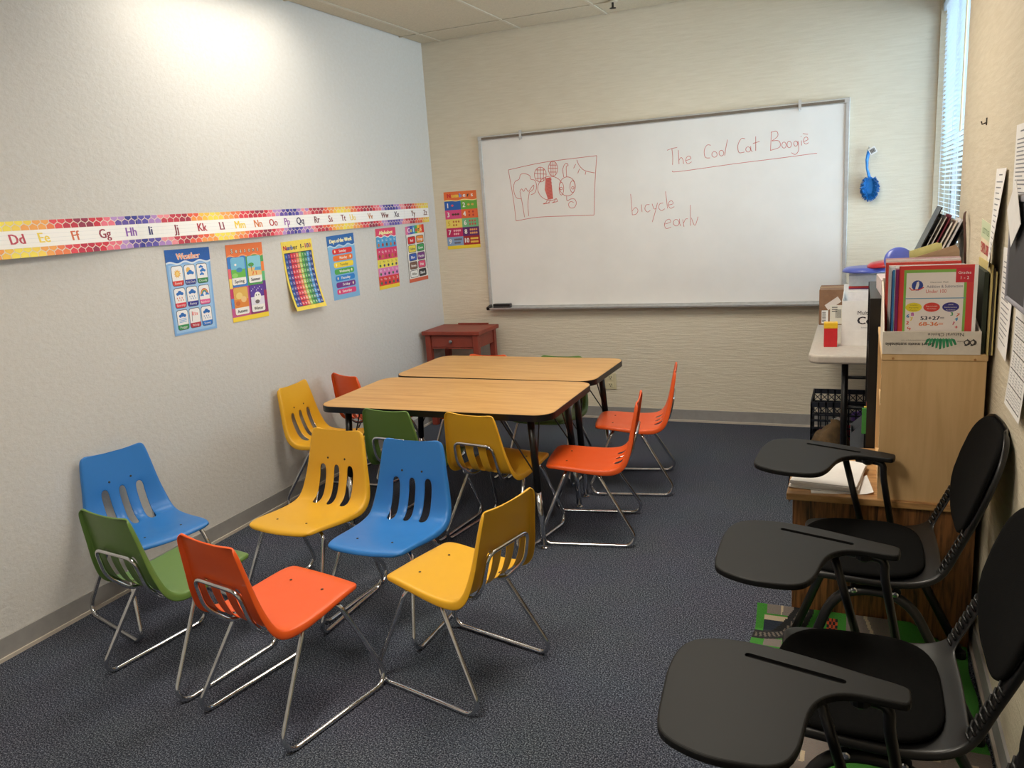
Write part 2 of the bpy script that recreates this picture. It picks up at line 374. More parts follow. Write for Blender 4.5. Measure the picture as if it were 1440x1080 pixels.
# recessed ceiling lights; the one nearest the viewer is unseen, added as fill
M_DIFF = m_emit('light_diffuser', (255, 247, 232), 3.0)
for (ci, j) in TROFFERS:
    i = ci+1; cx, cy = (gx[i]+gx[i+1])/2, (gy[j]+gy[j+1])/2
    place = {(0, 2): 'nearest the left wall', (3, 2): 'above the right side of the room', (2, 4): 'nearest the viewer, added unseen as fill'}[(ci, j)]
    t = empty('ceiling_light', (cx, cy, H), 0, 'recessed fluorescent ceiling light panel '+place, 'ceiling light', 'recessed ceiling lights')
    b = MB(); b.box(-.30, .30, -.605, -.575, -.006, .02); b.box(-.30, .30, .575, .605, -.006, .02); b.box(-.30, -.272, -.575, .575, -.006, .02); b.box(.272, .30, -.575, .575, -.006, .02)
    b.build('frame', M_GRID, t, bevel=.002)
    MB().box(-.272, .272, -.575, .575, .004, .012).build('diffuser', M_DIFF, t)
    L = bpy.data.lights.new('lamp', 'AREA'); L.shape = 'RECTANGLE'; L.size = .53; L.size_y = 1.14; L.energy = TROFFER_W[(ci, j)]; L.spread = math.radians(160); L.color = (1, .91, .77)
    lo = bpy.data.objects.new('lamp', L); COL.objects.link(lo); lo.parent = t; lo.location = (0, 0, -.002)
# sprinkler
s = empty('fire_sprinkler', (1.504, -.315, H), 0, 'small dark fire sprinkler head hanging from the ceiling', 'sprinkler')
MB().lathe([(.03, 0), (.03, -.006), (.012, -.008)], 14).build('escutcheon', M_GRID, s)
MB().tube([(0, 0, -.006), (0, 0, -.035)], .007, 8).build('stem', M_DARKGAP, s)
MB().lathe([(.002, -.036), (.02, -.038), (.02, -.041), (.002, -.042)], 12).build('deflector', M_DARKGAP, s)

# ------------------------------------------------------------------ whiteboard on the back wall
bx0, bx1, bz0, bz1 = .403, 2.843, .822, 2.036
wb = empty('whiteboard', (bx0, 0, bz0), 0, 'large wall-mounted whiteboard with red marker drawing and words', 'whiteboard')
BW, BH = bx1-bx0, bz1-bz0
MB().box(.008, BW-.008, -.014, -.002, .008, BH-.008).build('writing_panel', M_WBOARD, wb)
MB().box(0, .024, -.022, 0, 0, BH).build('frame_bar', M_ALU, wb, bevel=.003)
MB().box(BW-.024, BW, -.022, 0, 0, BH).build('frame_bar', M_ALU, wb, bevel=.003)
tb = MB().box(0, BW, -.026, 0, BH-.03, BH).build('map_rail', M_ALU, wb, bevel=.003)
MB().box(.03, BW-.03, -.028, -.025, BH-.026, BH-.010).build('cork_insert', flat('cork_grey', (120, 108, 94)), tb)
for x in (.33, 2.16):
    h = MB(); h.box(x-.008, x+.008, -.034, -.024, BH-.045, BH+.014); h.tube([(x, -.03, BH-.045), (x, -.045, BH-.052), (x, -.05, BH-.038)], .003, 6); h.build('map_hook', M_ALU, wb)
tr = MB().prism([(0, 0), (-.075, -.002), (-.078, .010), (-.070, .010), (-.068, .004), (-.018, .010), (0, .03)], .02, BW-.02, lambda a, b, c: (c, a, b-.012)).build('marker_tray', M_ALU, wb, bevel=.001)
for x in (.0, BW-.022): MB().prism([(0, -.004), (-.08, -.006), (-.084, .016), (-.02, .03), (0, .034)], x, x+.022, lambda a, b, c: (c, a, b-.012)).build('tray_end_cap', M_BLACKP, wb, bevel=.003)
er = empty('whiteboard_eraser', (bx0+.115, -.045, bz0-.004), 0, 'black felt whiteboard eraser on the left end of the tray', 'eraser')
MB().box(-.065, .065, -.02, .02, .0, .012).build('felt', flat('felt_grey', (70, 66, 66)), er)
MB().box(-.067, .067, -.021, .021, .012, .03).build('handle', M_BLACKP, er, bevel=.003)
# marker strokes, traced on the board plane
RM = (200, 92, 86)
def Z4(p): q = at(660+p[0]/3.376, 130+p[1]/3.376, 1, -.015); return (q.x-bx0, q.z-bz0)
def Z5(p): q = at(880+p[0]/3.272, 120+p[1]/3.272, 1, -.015); return (q.x-bx0, q.z-bz0)
def E(cx, cy, rx, ry, n=16, a0=0, a1=360): return [(cx+rx*math.cos(math.radians(a0+(a1-a0)*k/n)), cy+ry*math.sin(math.radians(a0+(a1-a0)*k/n))) for k in range(n+1)]
dr = Print(); F4 = lambda u, v, h: (u, -.014-h, v)
def st(P, conv, pts, sm=True, w=.0036):
    q = [conv(x) for x in pts]
    P.line(smooth_pts(q, 4) if sm and len(q) > 2 else q, w, RM, 1)
for s_ in ([(185, 368), (300, 342), (400, 325), (605, 300)], [(605, 300), (597, 420), (592, 582)], [(592, 582), (480, 586), (330, 592), (222, 610)], [(222, 610), (208, 500), (185, 368)],
           [(240, 470), (252, 530), (262, 592)], [(285, 472), (278, 530), (282, 586)],
           [(245, 505), (222, 498), (210, 460), (216, 425), (236, 412), (243, 390), (264, 386), (286, 395), (292, 412), (312, 418), (319, 446), (312, 475), (292, 486)],
           [(240, 470), (248, 458), (258, 470), (268, 454), (280, 470), (296, 449), (306, 440), (303, 460), (284, 474)],
           E(385, 455, 60, 57, 20, 60, 330), E(465, 446, 38, 45, 20), E(437, 457, 11, 30, 14), E(490, 447, 12, 28, 14), E(436, 456, 6, 6, 8), E(491, 453, 6, 6, 8),
           E(337, 390, 28, 35, 16), E(397, 362, 22, 35, 16), [(337, 356), (339, 424)], [(310, 385), (364, 388)], [(316, 368), (358, 368)], [(316, 408), (360, 406)], [(323, 360), (326, 420)], [(352, 360), (352, 420)],
           [(397, 328), (398, 396)], [(376, 360), (418, 360)], [(380, 345), (414, 345)], [(380, 378), (414, 378)], [(387, 332), (388, 392)], [(407, 332), (408, 392)],
           [(448, 402), (444, 366), (452, 342), (464, 337), (469, 347), (460, 354), (462, 402)],
           [(462, 489), (464, 514), (482, 506), (500, 507), (508, 526), (498, 546), (478, 547), (471, 530), (482, 518), (495, 523)],
           [(370, 506), (365, 522), (350, 529)], [(385, 508), (380, 520), (366, 529)], [(408, 502), (405, 515), (396, 523)], [(413, 503), (419, 518)], [(352, 530), (382, 524)], [(392, 524), (418, 518)],
           [(510, 320), (522, 347), (548, 371), (595, 382)]): st(dr, Z4, s_)
for s_ in ([(505, 340), (495, 360)], [(523, 362), (515, 384)], [(553, 376), (550, 390)]): st(dr, Z4, s_, False)
dr.poly([Z4(x) for x in [(362, 408), (386, 402), (391, 440), (398, 505), (374, 509), (358, 462)]], (214, 112, 104), 0)
for k in range(14): st(dr, Z4, [(362+k*.8, 412+k*7), (390+k*.5, 406+k*7)], False, .004)
dr.build('marker_drawing', wb, F4)
WORDS = [[(190, 299), (212, 291), (236, 286)], [(212, 291), (216, 330), (215, 366)], [(242, 298), (245, 362)], [(245, 345), (254, 332), (263, 342), (266, 361)], [(276, 346), (299, 338), (294, 326), (282, 329), (276, 346), (285, 361), (303, 352)],
           [(391, 276), (374, 275), (361, 300), (366, 331), (388, 334)], E(408, 318, 12, 13), E(440, 312, 11, 13), [(468, 250), (460, 290), (455, 323)],
           [(549, 246), (531, 246), (516, 276), (521, 309), (546, 307)], E(563, 295, 11, 12), [(575, 280), (576, 296), (582, 306)], [(598, 235), (598, 301)], [(585, 268), (616, 258)],
           [(670, 213), (666, 300)], [(668, 216), (694, 211), (699, 234), (672, 256)], [(672, 256), (705, 256), (708, 284), (664, 300)], E(728, 275, 10, 14), E(752, 272, 10, 15), E(782, 268, 9, 12), [(792, 256), (796, 296), (781, 318), (762, 310)], [(808, 254), (809, 277)], [(805, 236), (808, 233)],
           [(818, 259), (838, 250), (833, 238), (822, 242), (818, 259), (828, 270), (841, 264)], [(815, 222), (838, 225)],
           [(215, 393), (242, 397), (500, 361), (700, 336), (880, 312)],
           [(22, 500), (27, 550), (30, 596)], [(30, 577), (45, 562), (56, 575), (48, 592), (30, 596)], [(72, 548), (75, 583)], [(109, 549), (93, 551), (88, 570), (100, 583), (113, 575)], [(121, 545), (130, 568), (140, 566)], [(146, 540), (136, 580), (122, 629)], [(172, 541), (156, 546), (152, 565), (165, 576), (179, 568)], [(183, 488), (192, 566)], [(195, 551), (217, 545), (212, 531), (200, 536), (196, 552), (206, 566), (223, 558)],
           [(178, 639), (206, 629), (200, 616), (185, 623), (178, 641), (186, 659), (209, 652)], E(232, 632, 13, 15), [(247, 614), (248, 636), (254, 647)], [(262, 617), (268, 651)], [(266, 634), (275, 616), (285, 614)], [(297, 550), (298, 646)], [(302, 610), (318, 645), (333, 604)]]
for nm, a, b_ in (('marker_word', 0, 5), ('marker_word', 5, 9), ('marker_word', 9, 14), ('marker_word', 14, 24), ('marker_underline', 24, 25), ('marker_word', 25, 34), ('marker_word', 34, 42)):
    wr = Print()
    for s_ in WORDS[a:b_]: st(wr, Z5, s_, len(s_) < 16, .0031)
    wr.build(nm, wb, F4)

# wall outlet
ou = empty('wall_outlet', (1.305, 0, .275), 0, 'ivory wall power outlet behind the table on the back wall', 'outlet')
MB().box(-.042, .042, -.007, 0, -.06, .06).build('cover_plate', M_IVORY, ou, bevel=.003)
for z in (-.027, .027):
    s2 = MB().box(-.019, .019, -.010, -.006, z-.017, z+.017).build('socket', M_IVORY, ou, bevel=.003)
    k = MB()
    for x in (-.007, .007): k.box(x-.002, x+.002, -.0108, -.0099, z-.001, z+.009)
    k.box(-.003, .003, -.0108, -.0099, z-.012, z-.006); k.build('slot', M_BLACKP, s2)
# brush hanging on the back wall
br = empty('scrub_brush', (2.965, -.03, 1.42), 0, 'bright blue plastic scrub brush hanging from a hook on the back wall', 'brush')
MB().tube([(-.004, 0, .14), (-.012, -.004, .17), (-.02, -.006, .20), (-.022, -.004, .25), (-.015, 0, .29), (-.012, .004, .31)], [.011, .010, .008, .011, .012, .008], 10, sy=.6).build('handle', M_BRUSHB, br, smooth=True)
MB().prism(rrect(-.022, .05, .014, .15, .012), -.01, .008, lambda a, b, c: (a, c, b)).build('brush_head', M_BRUSHB, br, bevel=.003)
k = MB()
for i in range(460):
    a = random.uniform(-1.05, math.pi+1.05)-math.pi; f = random.uniform(-.75, .35)
    p0 = Vector((-.002+.014*math.cos(a), -.002, .098+.045*math.sin(a))); e = Vector((-.002+.053*math.cos(a)*random.uniform(.86, 1.06), -.002+f*.03, .084+.076*math.sin(a)*random.uniform(.86, 1.06)))
    if f < -.3: e = p0+(e-p0)*random.uniform(.45, .95)+Vector((0, -.018, 0))
    k.tube([p0, e], [.0030, .0021], 4)
o = k.build('bristles', M_BRUSHD, br); o['kind'] = 'stuff'
MB().tube([(-.012, .03, .315), (-.012, -.008, .315), (-.012, -.012, .327)], .003, 6).build('hook', M_ALU, br)
tgm = MB().box(-.02, .02, -.0008, .0008, -.02, .02, Matrix.Rotation(math.radians(-28), 3, 'Y'), (.008, -.016, .300)).build('barcode_tag', M_WHITE, br)
pp = Print()
for i in range(7): pp.rect(-.014+.004*i, -.012, .002 if i % 2 else .003, .024, (60, 60, 60))
ca, sa = math.cos(math.radians(28)), math.sin(math.radians(28))
pp.build('barcode', tgm, lambda u, v, h: (.008+u*ca-v*sa, -.0172-h, .300+u*sa+v*ca))

# ------------------------------------------------------------------ posters and alphabet frieze
def wall_map(cs, wall, curl=None):      # corners TL TR BR BL as (s, z) on the wall; returns map(u, v, h), u, v in 0..1
    TL, TR, BR_, BL = cs
    def fn(u, v, h):
        s_ = (1-v)*((1-u)*BL[0]+u*BR_[0])+v*((1-u)*TL[0]+u*TR[0]); z = (1-v)*((1-u)*BL[1]+u*BR_[1])+v*((1-u)*TL[1]+u*TR[1])
        d = .0018+h+(curl(u, v) if curl else 0)
        return (d, s_, z) if wall == 'L' else ((s_, -d, z) if wall == 'B' else (XR-d, s_, z))
    return fn
def poster(name, label, cat, cs, wall, base, draw, size, curl=None, nu=6, nv=10, group=None, t=.0008):
    fn = wall_map(cs, wall, curl)
    o = MB().sheet(nu, nv, fn, t).build(name, base, None, smooth=False); tag(o, label, cat, group)
    P = Print(); draw(P); Wd, Hd = size
    if P.v: P.build('printed_artwork', o, lambda x, y, h: fn(x/Wd, y/Hd, h), .0003, .00022)
    return o
WHT = (245, 243, 240)
def wave(P, y, amp, n, W_, H_, c, l):
    pts = [(W_*k/40, y+amp*math.sin(k/40*n*2*math.pi)) for k in range(41)]
    for a, b_ in zip(pts, pts[1:]): P.poly([a, b_, (b_[0], H_), (a[0], H_)], c, l)
def d_weather(P):
    P.rect(0, 0, 27, 39, (132, 180, 232)); P.rect(1.2, 1, 24.6, 31, (160, 200, 240), 1)
    wave(P, 32.4, .5, 3, 27, 39, (220, 235, 250), 1); wave(P, 33.2, .5, 3, 27, 39, (28, 92, 176), 2)
    P.text('Weather', 13.5, 34.2, 3.0, (250, 240, 220), 3, .9, 0, .09); P.text('Weather', 13.5, 34.2, 3.0, (240, 120, 70), 4, .9)
    rows = [[('Sunny', (225, 70, 60)), ('Partly Cloudy', (48, 62, 150)), ('Cloudy', (50, 140, 80))], [('Stormy', (225, 60, 80)), ('Rainy', (48, 50, 150)), ('Rainbow', (235, 100, 160))], [('Foggy', (50, 150, 90)), ('Windy', (190, 50, 70)), ('Snowy', (40, 120, 210))]]
    for r in range(3):
        for c in range(3):
            x, y = 2.6+c*7.6, 22.6-r*10.1; t, k = rows[r][c]
            P.rr(x-.25, y-.25, 6.9, 9.3, 1.2, (70, 70, 90), 2); P.rr(x, y, 6.4, 8.8, 1.1, k, 3); P.poly([(x, y+2.2), (x+6.4, y+2.2)]+[q for q in rrect(x, y+3.4, x+6.4, y+8.8, 1.1, 4)[:10]], (244, 242, 244), 4)
            P.textw(t, x+3.2, y+.6, 1.0, WHT, min(5.6, len(t)*.85), 5)
            cx, cy = x+3.2, y+5.4; B = (46, 122, 204)
            def cloud(a, b_, s_, col=B, l=6):
                for dx, dy, rr in ((-1.2, -.1, .8), (0, .35, 1.1), (1.2, -.1, .8)): P.ell(a+dx*s_, b_+dy*s_, rr*s_, rr*s_*.8, col, l)
            if (r, c) == (0, 0):
                for q in range(10): an = q*.628; P.line([(cx+1.3*math.cos(an), cy+1.3*math.sin(an)), (cx+2.0*math.cos(an), cy+2.0*math.sin(an))], .35, (240, 190, 90), 5)
                P.ell(cx, cy, 1.5, 1.5, (240, 185, 80), 6); P.ell(cx, cy, 1.0, 1.0, (248, 215, 130), 7)
            elif (r, c) == (0, 1): P.ell(cx-.9, cy+1.2, 1.3, 1.3, (244, 196, 110), 5); cloud(cx+.2, cy-.2, 1.1)
            elif (r, c) == (0, 2): cloud(cx-.5, cy+2, .7); cloud(cx+.5, cy+.3, .9); cloud(cx-.3, cy-1.4, .7)
            elif (r, c) == (1, 2):
                for q, col in enumerate(((200, 80, 80), (236, 180, 80), (90, 160, 100), (70, 110, 190))): P.line([(cx+(2.3-.4*q)*math.cos(a_/12*math.pi), cy-.8+(2.6-.4*q)*math.sin(a_/12*math.pi)) for a_ in range(13)], .45, col, 5)
                cloud(cx-1.7, cy-1.2, .6); cloud(cx+1.7, cy-.9, .6)
            elif (r, c) == (2, 1):
                P.line([(cx-2, cy-2.4), (cx-1.6, cy+2.2)], .3, (110, 110, 120), 5); P.poly([(cx-1.6, cy+2.1), (cx+1.9, cy+1.2), (cx+1.7, cy+.1), (cx-1.7, cy+.3)], (236, 150, 150), 5); P.line([(cx-.4, cy+1.9), (cx-.4, cy+.3)], .5, WHT, 6); P.line([(cx+.8, cy+1.6), (cx+.8, cy+.2)], .5, WHT, 6)
            else:
                cloud(cx, cy+1, 1.1, (40, 108, 190))
                if (r, c) == (2, 0):
                    for q in range(3): P.line([(cx-2.2, cy-.6-.7*q), (cx+2.2, cy-.4-.7*q)], .35, (150, 190, 230), 5)
                else:
                    for q in range(6): P.ell(cx-1.8+q*.72, cy-1+(-1.0 if q % 2 else 0), .26, .45, (220, 120, 90) if r == 1 and c == 0 else (120, 160, 210), 5, 6)
poster('wall_poster', 'blue Weather poster with nine picture cards on left wall', 'poster', [(-2.621, 1.445), (-2.342, 1.442), (-2.363, 1.046), (-2.634, 1.05)], 'L', flat('poster_blue', (132, 180, 232)), d_weather, (27, 39), group='learning posters on the left wall')
def d_seasons(P):
    P.rect(0, 0, 27, 39, (238, 128, 70)); P.rect(0, 0, 27, 2.4, (246, 216, 60), 1)
    P.rect(0, 17.5, 13.5, 15.5, (60, 130, 210), 1); P.rect(13.5, 17.5, 13.5, 15.5, (80, 165, 90), 1); P.rect(0, 2.4, 13.5, 15.1, (200, 90, 150), 1); P.rect(13.5, 2.4, 13.5, 15.1, (150, 50, 110), 1)
    for k, col in enumerate(((235, 110, 120), (245, 220, 110), (200, 60, 110), (90, 150, 220))): P.rect(0, 22-5*k, 2.2, 5, col, 2); P.rect(24.8, 24-5*k, 2.2, 5, ((240, 130, 60), (100, 190, 130), (100, 50, 140), (160, 40, 90))[k], 2)
    wave(P, 32.6, .6, 3, 27, 39, (244, 170, 120), 2); wave(P, 33.2, .6, 3, 27, 39, (238, 122, 62), 3)
    for q, ch in enumerate('Seasons'): P.text(ch, 4+q*3.2, 34.6, 2.3, (70, 60, 50), 4, 1, 0, .14); P.text(ch, 4+q*3.2, 34.7, 2.2, (245, 235, 220), 5)
    def card(x, y, top, bot, name, col):
        P.rr(x-.2, y-.2, 10.6, 14.2, 1, col, 4); P.rr(x, y, 10.2, 13.8, 1, WHT, 5); P.rr(x, y+5, 10.2, 8.8, 1, top, 6); P.rect(x, y+3.6, 10.2, 4.2, bot, 7); P.textw(name, x+5.1, y+1.0, 1.6, (70, 66, 70), 7, 7, 0, .05)
    card(2.2, 18.6, (120, 190, 225), (110, 190, 80), 'Spring', (40, 90, 180)); P.ell(8, 26, 2.3, 1.2, (70, 140, 190), 8); P.ell(4.5, 23.4, 2.2, 1.2, (150, 215, 110), 8); P.ell(5.5, 28.8, .8, .6, WHT, 8)
    card(14.4, 18.6, (140, 205, 225), (240, 200, 130), 'Summer', (60, 140, 70)); P.ell(17, 28, 2.2, 1.0, (70, 160, 80), 8); P.line([(17.2, 24.5), (17, 28)], .5, (150, 110, 60), 8); P.poly([(20, 26.5), (24.4, 26.5), (24.4, 24.6), (19, 24.9)], (90, 170, 220), 8); P.line([(17.5, 22.6), (18.5, 24.4)], .7, (230, 110, 60), 9); P.line([(20.5, 22.6), (20.2, 24.4)], .7, (230, 120, 60), 9)
    card(2.2, 3.4, (226, 180, 90), (228, 140, 60), 'Autumn', (210, 100, 60)); P.ell(6, 13, 2.4, 1.8, (240, 210, 130), 8); P.ell(9, 11, 2.0, 1.6, (238, 200, 140), 8); P.ell(4.6, 9.2, 1.6, 1.2, (210, 110, 50), 8)
    card(14.4, 3.4, (92, 60, 160), (228, 226, 240), 'Winter', (80, 40, 120)); P.ell(19.6, 11.3, 2.6, 2.4, WHT, 8); P.ell(19, 8.6, 1.7, 1.0, (120, 110, 110), 9); P.ell(18.6, 12, .4, .4, (60, 60, 60), 9, 6); P.ell(20.4, 12, .4, .4, (60, 60, 60), 9, 6)
    for q in range(7): P.ell(15.2+q*1.3, 14.6+(q*7 % 3)*.8, .3, .3, WHT, 8, 6)
poster('wall_poster', 'orange Seasons poster with four season pictures on left wall', 'poster', [(-2.229, 1.441), (-1.959, 1.441), (-1.973, 1.049), (-2.246, 1.053)], 'L', flat('poster_orange', (238, 128, 70)), d_seasons, (27, 39), group='learning posters on the left wall')
def d_numbers100(P):
    [P.rect(1.4, 2.2+3.04*q, 24.2, 3.04, (40, 40, 60), 1) for q in range(10)]
    cols = [(40, 90, 170), (96, 60, 150), (214, 50, 70), (222, 70, 90), (236, 140, 100), (190, 210, 110), (90, 170, 80), (70, 140, 110), (90, 160, 220), (50, 70, 150)]
    for r in range(10):
        for c in range(10):
            x, y = 1.6+c*2.39, 29.4-r*3.0; P.rect(x, y, 2.2, 2.75, cols[(c+(r if False else 0)) % 10], 2); P.text(str(r*10+c+1), x+1.1, y+.7, 1.2, WHT, 3, .8)
    tcol = [(200, 40, 60), (60, 60, 160), (80, 80, 150), (60, 110, 190), (90, 70, 50), (100, 90, 60), (120, 60, 120), (60, 60, 70), (60, 60, 70), (200, 60, 120), (90, 70, 150), (200, 120, 90)]
    for q, ch in enumerate('Number 1-100'): P.text(ch, 2.6+q*2.0, 34.2, 2.6, tcol[q], 4, 1, 0, .06)
poster('wall_poster', 'yellow Number 1-100 chart with its lower edge curling off the wall', 'poster', [(-1.804, 1.428), (-1.53, 1.434), (-1.51, 1.04), (-1.785, 1.045)], 'L', flat('poster_yellow', (246, 222, 96)), d_numbers100, (27, 39), curl=lambda u, v: .042*max(0, (.75-v)/.75)**2.2, nv=40, group='learning posters on the left wall')
def d_days(P):
    P.rect(0, 0, 28, 39, (128, 182, 226)); wave(P, 32.0, .6, 3, 28, 39, (190, 220, 240), 1); wave(P, 32.8, .6, 3, 28, 39, (42, 106, 180), 2)
    P.textw('Days of the Week', 14, 34.6, 2.4, (245, 240, 190), 23, 3, 0, .1)
    for q, (t, c) in enumerate((('Sunday', (226, 50, 50)), ('Monday', (240, 120, 50)), ('Tuesday', (246, 216, 60)), ('Wednesday', (80, 170, 80)), ('Thursday', (40, 130, 210)), ('Friday', (120, 50, 140)), ('Saturday', (226, 70, 130)))):
        y = 27.6-q*4.1; P.rr(4, y, 20.6, 3.3, 1.4, c, 2); P.textw(t, 14.5, y+.95, 1.6, WHT if q != 2 else (150, 140, 60), len(t)*1.25, 3, 0, .04); P.ell(6.6 if q % 2 == 0 else 22, y+1.7, .7, .9, (250, 235, 200), 3, 8)
poster('wall_poster', 'light blue Days of the Week poster on left wall', 'poster', [(-1.386, 1.434), (-1.101, 1.443), (-1.096, 1.05), (-1.373, 1.051)], 'L', flat('poster_skyblue', (128, 182, 226)), d_days, (28, 39), group='learning posters on the left wall')
def d_alpha(P):
    P.rect(0, 0, 25, 40, (246, 214, 60)); rows = [(27.2, 7.4, (74, 160, 214), 'Aa Bb Cc Dd Ee'), (19.6, 7.6, (218, 60, 110), 'Ff Gg Hh Ii Jj Kk'), (14.2, 5.4, (240, 224, 90), 'Ll Mm Nn Oo Pp'), (8.6, 5.6, (226, 130, 190), 'Qq Rr Ss Tt Uu'), (2.4, 6.2, (222, 60, 62), 'Vv Ww Xx Yy Zz')]
    for y, h, c, t in rows:
        P.rect(0, y, 25, h, c, 1); ls = t.split()
        for q, w in enumerate(ls): P.text(w, 2.8+q*(20/(len(ls)-1)), y+h*.58, 1.5, WHT if c[1] < 200 else (150, 130, 60), 2, .9); P.ell(2.8+q*(20/(len(ls)-1)), y+h*.27, 1.2, h*.17, [(50, 60, 70), (120, 70, 40), (60, 120, 70), (200, 120, 60), (90, 60, 120), (180, 60, 60)][(q*2+int(y)) % 6], 2, 8)
    wave(P, 34.2, .5, 3, 25, 40, WHT, 2); wave(P, 34.8, .5, 3, 25, 40, (226, 70, 110), 3); P.textw('Alphabet', 12.5, 36.0, 2.4, (250, 240, 180), 17, 4, 0, .12)
poster('wall_poster', 'pink and striped Alphabet poster on left wall', 'poster', [(-.845, 1.452), (-.594, 1.454), (-.603, 1.053), (-.859, 1.054)], 'L', flat('poster_yellow2', (246, 214, 60)), d_alpha, (25, 40), group='learning posters on the left wall')
def d_colors(P):
    P.rect(0, 0, 26.5, 40, (236, 232, 226))
    for q, c in enumerate(((226, 120, 160), (150, 90, 170), (60, 90, 180), (70, 150, 200), (80, 170, 90), (240, 200, 70), (240, 130, 60), (220, 60, 50))): P.rect(q*3.3125, 34.2, 3.3125, 5.8, c, 1)
    for q, ch in enumerate('Colors'): P.text(ch, 4.4+q*3.5, 35.6, 3.2, ((250, 230, 240), (240, 220, 80), (200, 240, 250), (220, 60, 60), (50, 50, 60), (250, 240, 200))[q], 2, 1, 0, .1)
    P.rect(0, 0, 26.5, 2.6, (216, 100, 70), 1); P.rect(0, 2.6, .6, 31.6, (60, 56, 56), 1); P.rect(25.9, 8, .6, 26.2, (60, 56, 56), 1)
    for q, (t, c) in enumerate((('Red', (214, 40, 46)), ('Orange', (236, 140, 60)), ('Yellow', (240, 222, 80)), ('Green', (60, 160, 90)), ('Blue', (50, 90, 180)), ('Purple', (120, 50, 130)), ('Brown', (120, 84, 72)), ('Pink', (230, 80, 120)), ('White', (240, 238, 234)), ('Black', (50, 48, 50)))):
        x, y = 2.4+(q % 2)*11.8, 27.6-(q//2)*6; P.rr(x-.4, y-.4, 10.8, 5.4, 1.3, (80, 74, 74), 1); P.rr(x, y, 10, 4.6, 1.1, c, 2); P.textw(t, x+5, y+1.3, 1.9, WHT if t not in ('White', 'Yellow') else (110, 108, 90), len(t)*1.3, 3, 0, .04)
poster('wall_poster', 'white Colors poster with ten colour blocks on left wall near the corner', 'poster', [(-.462, 1.448), (-.197, 1.456), (-.194, 1.059), (-.465, 1.057)], 'L', flat('poster_white', (236, 232, 226)), d_colors, (26.5, 40), group='learning posters on the left wall')
def d_numbers(P):
    P.rect(0, 0, 27, 41, (246, 214, 60)); C = [(40, 100, 190), (110, 180, 70), (226, 80, 140), (236, 110, 60), (244, 220, 110), (120, 190, 140), (200, 40, 100), (100, 40, 110), (140, 170, 210), (170, 40, 40)]
    for q in range(10):
        x, y = (q % 2)*13.5, 28-(q//2)*6.4; P.rect(x, y, 13.5, 6.4, C[q], 1); P.text(str(q+1), x+2.6, y+1.6, 3.4, WHT if q != 4 else (220, 190, 60), 2, .9, 0, .06)
        n = q+1; cols_ = min(5, max(1, (n+1)//2)) if n > 3 else n
        for k in range(n): P.ell(x+6+(k % cols_)*6.4/max(cols_, 1)+.5, y+(4.4 if k < cols_ else 2.0) if n > 3 else y+3.2, .75 if n > 3 else 1.1, .8, [(220, 90, 110), (230, 180, 90), (90, 60, 50), (190, 60, 50), (200, 120, 60), (210, 90, 80), (250, 190, 200), (240, 170, 110), (110, 110, 130), (240, 200, 90)][q], 2, 8)
    wave(P, 34.4, .4, 2, 27, 41, (250, 236, 170), 2); wave(P, 35, .4, 2, 27, 41, (238, 120, 60), 3)
    for q, ch in enumerate('Numbers'): P.text(ch, 4.2+q*3.2, 36.8, 2.9, ((220, 50, 50), (250, 200, 80), (250, 220, 80), (120, 160, 220), (240, 240, 240), (80, 60, 60), (250, 240, 230))[q], 4, 1, 0, .1)
    P.rect(0, 0, 27, 2.4, (248, 220, 60), 1)
poster('wall_poster', 'colourful Numbers 1 to 10 poster on back wall beside whiteboard', 'poster', [(.085, 1.672), (.350, 1.672), (.355, 1.262), (.085, 1.255)], 'B', flat('poster_yellow3', (246, 214, 60)), d_numbers, (27, 41))
# alphabet strips
LY = {'A': -3.74, 'B': -3.6, 'C': -3.46, 'D': -3.324, 'E': -3.214, 'F': -3.074, 'G': -2.929, 'H': -2.788, 'I': -2.683, 'J': -2.534, 'K': -2.379, 'L': -2.246, 'M': -2.115, 'N': -1.976, 'O': -1.851, 'P': -1.732, 'Q': -1.613, 'R': -1.461, 'S': -1.329, 'T': -1.197, 'U': -1.098, 'V': -.896, 'W': -.716, 'X': -.561, 'Y': -.338, 'Z': -.162}
LC = {'A': (60, 70, 150), 'B': (150, 50, 60), 'C': (190, 50, 60), 'D': (190, 70, 90), 'E': (240, 214, 90), 'F': (214, 110, 70), 'G': (150, 50, 70), 'H': (140, 90, 180), 'I': (50, 50, 110), 'J': (130, 40, 60), 'K': (170, 40, 60), 'L': (140, 50, 70), 'M': (236, 206, 70), 'N': (214, 120, 60), 'O': (180, 60, 60), 'P': (150, 90, 170), 'Q': (50, 46, 90), 'R': (110, 50, 60), 'S': (140, 50, 60), 'T': (130, 60, 60), 'U': (236, 210, 100), 'V': (190, 120, 60), 'W': (120, 60, 60), 'X': (60, 50, 70), 'Y': (120, 80, 60), 'Z': (120, 70, 60)}
CYC = [(226, 70, 84), (196, 44, 70), (150, 44, 76), (214, 50, 70), (238, 120, 140), (190, 150, 210), (104, 84, 170), (58, 60, 150), (96, 84, 176), (180, 140, 206), (240, 150, 160), (200, 60, 80), (170, 46, 70), (236, 100, 70), (244, 160, 80), (246, 200, 80), (246, 226, 90), (246, 214, 90), (244, 170, 90), (238, 130, 80)]
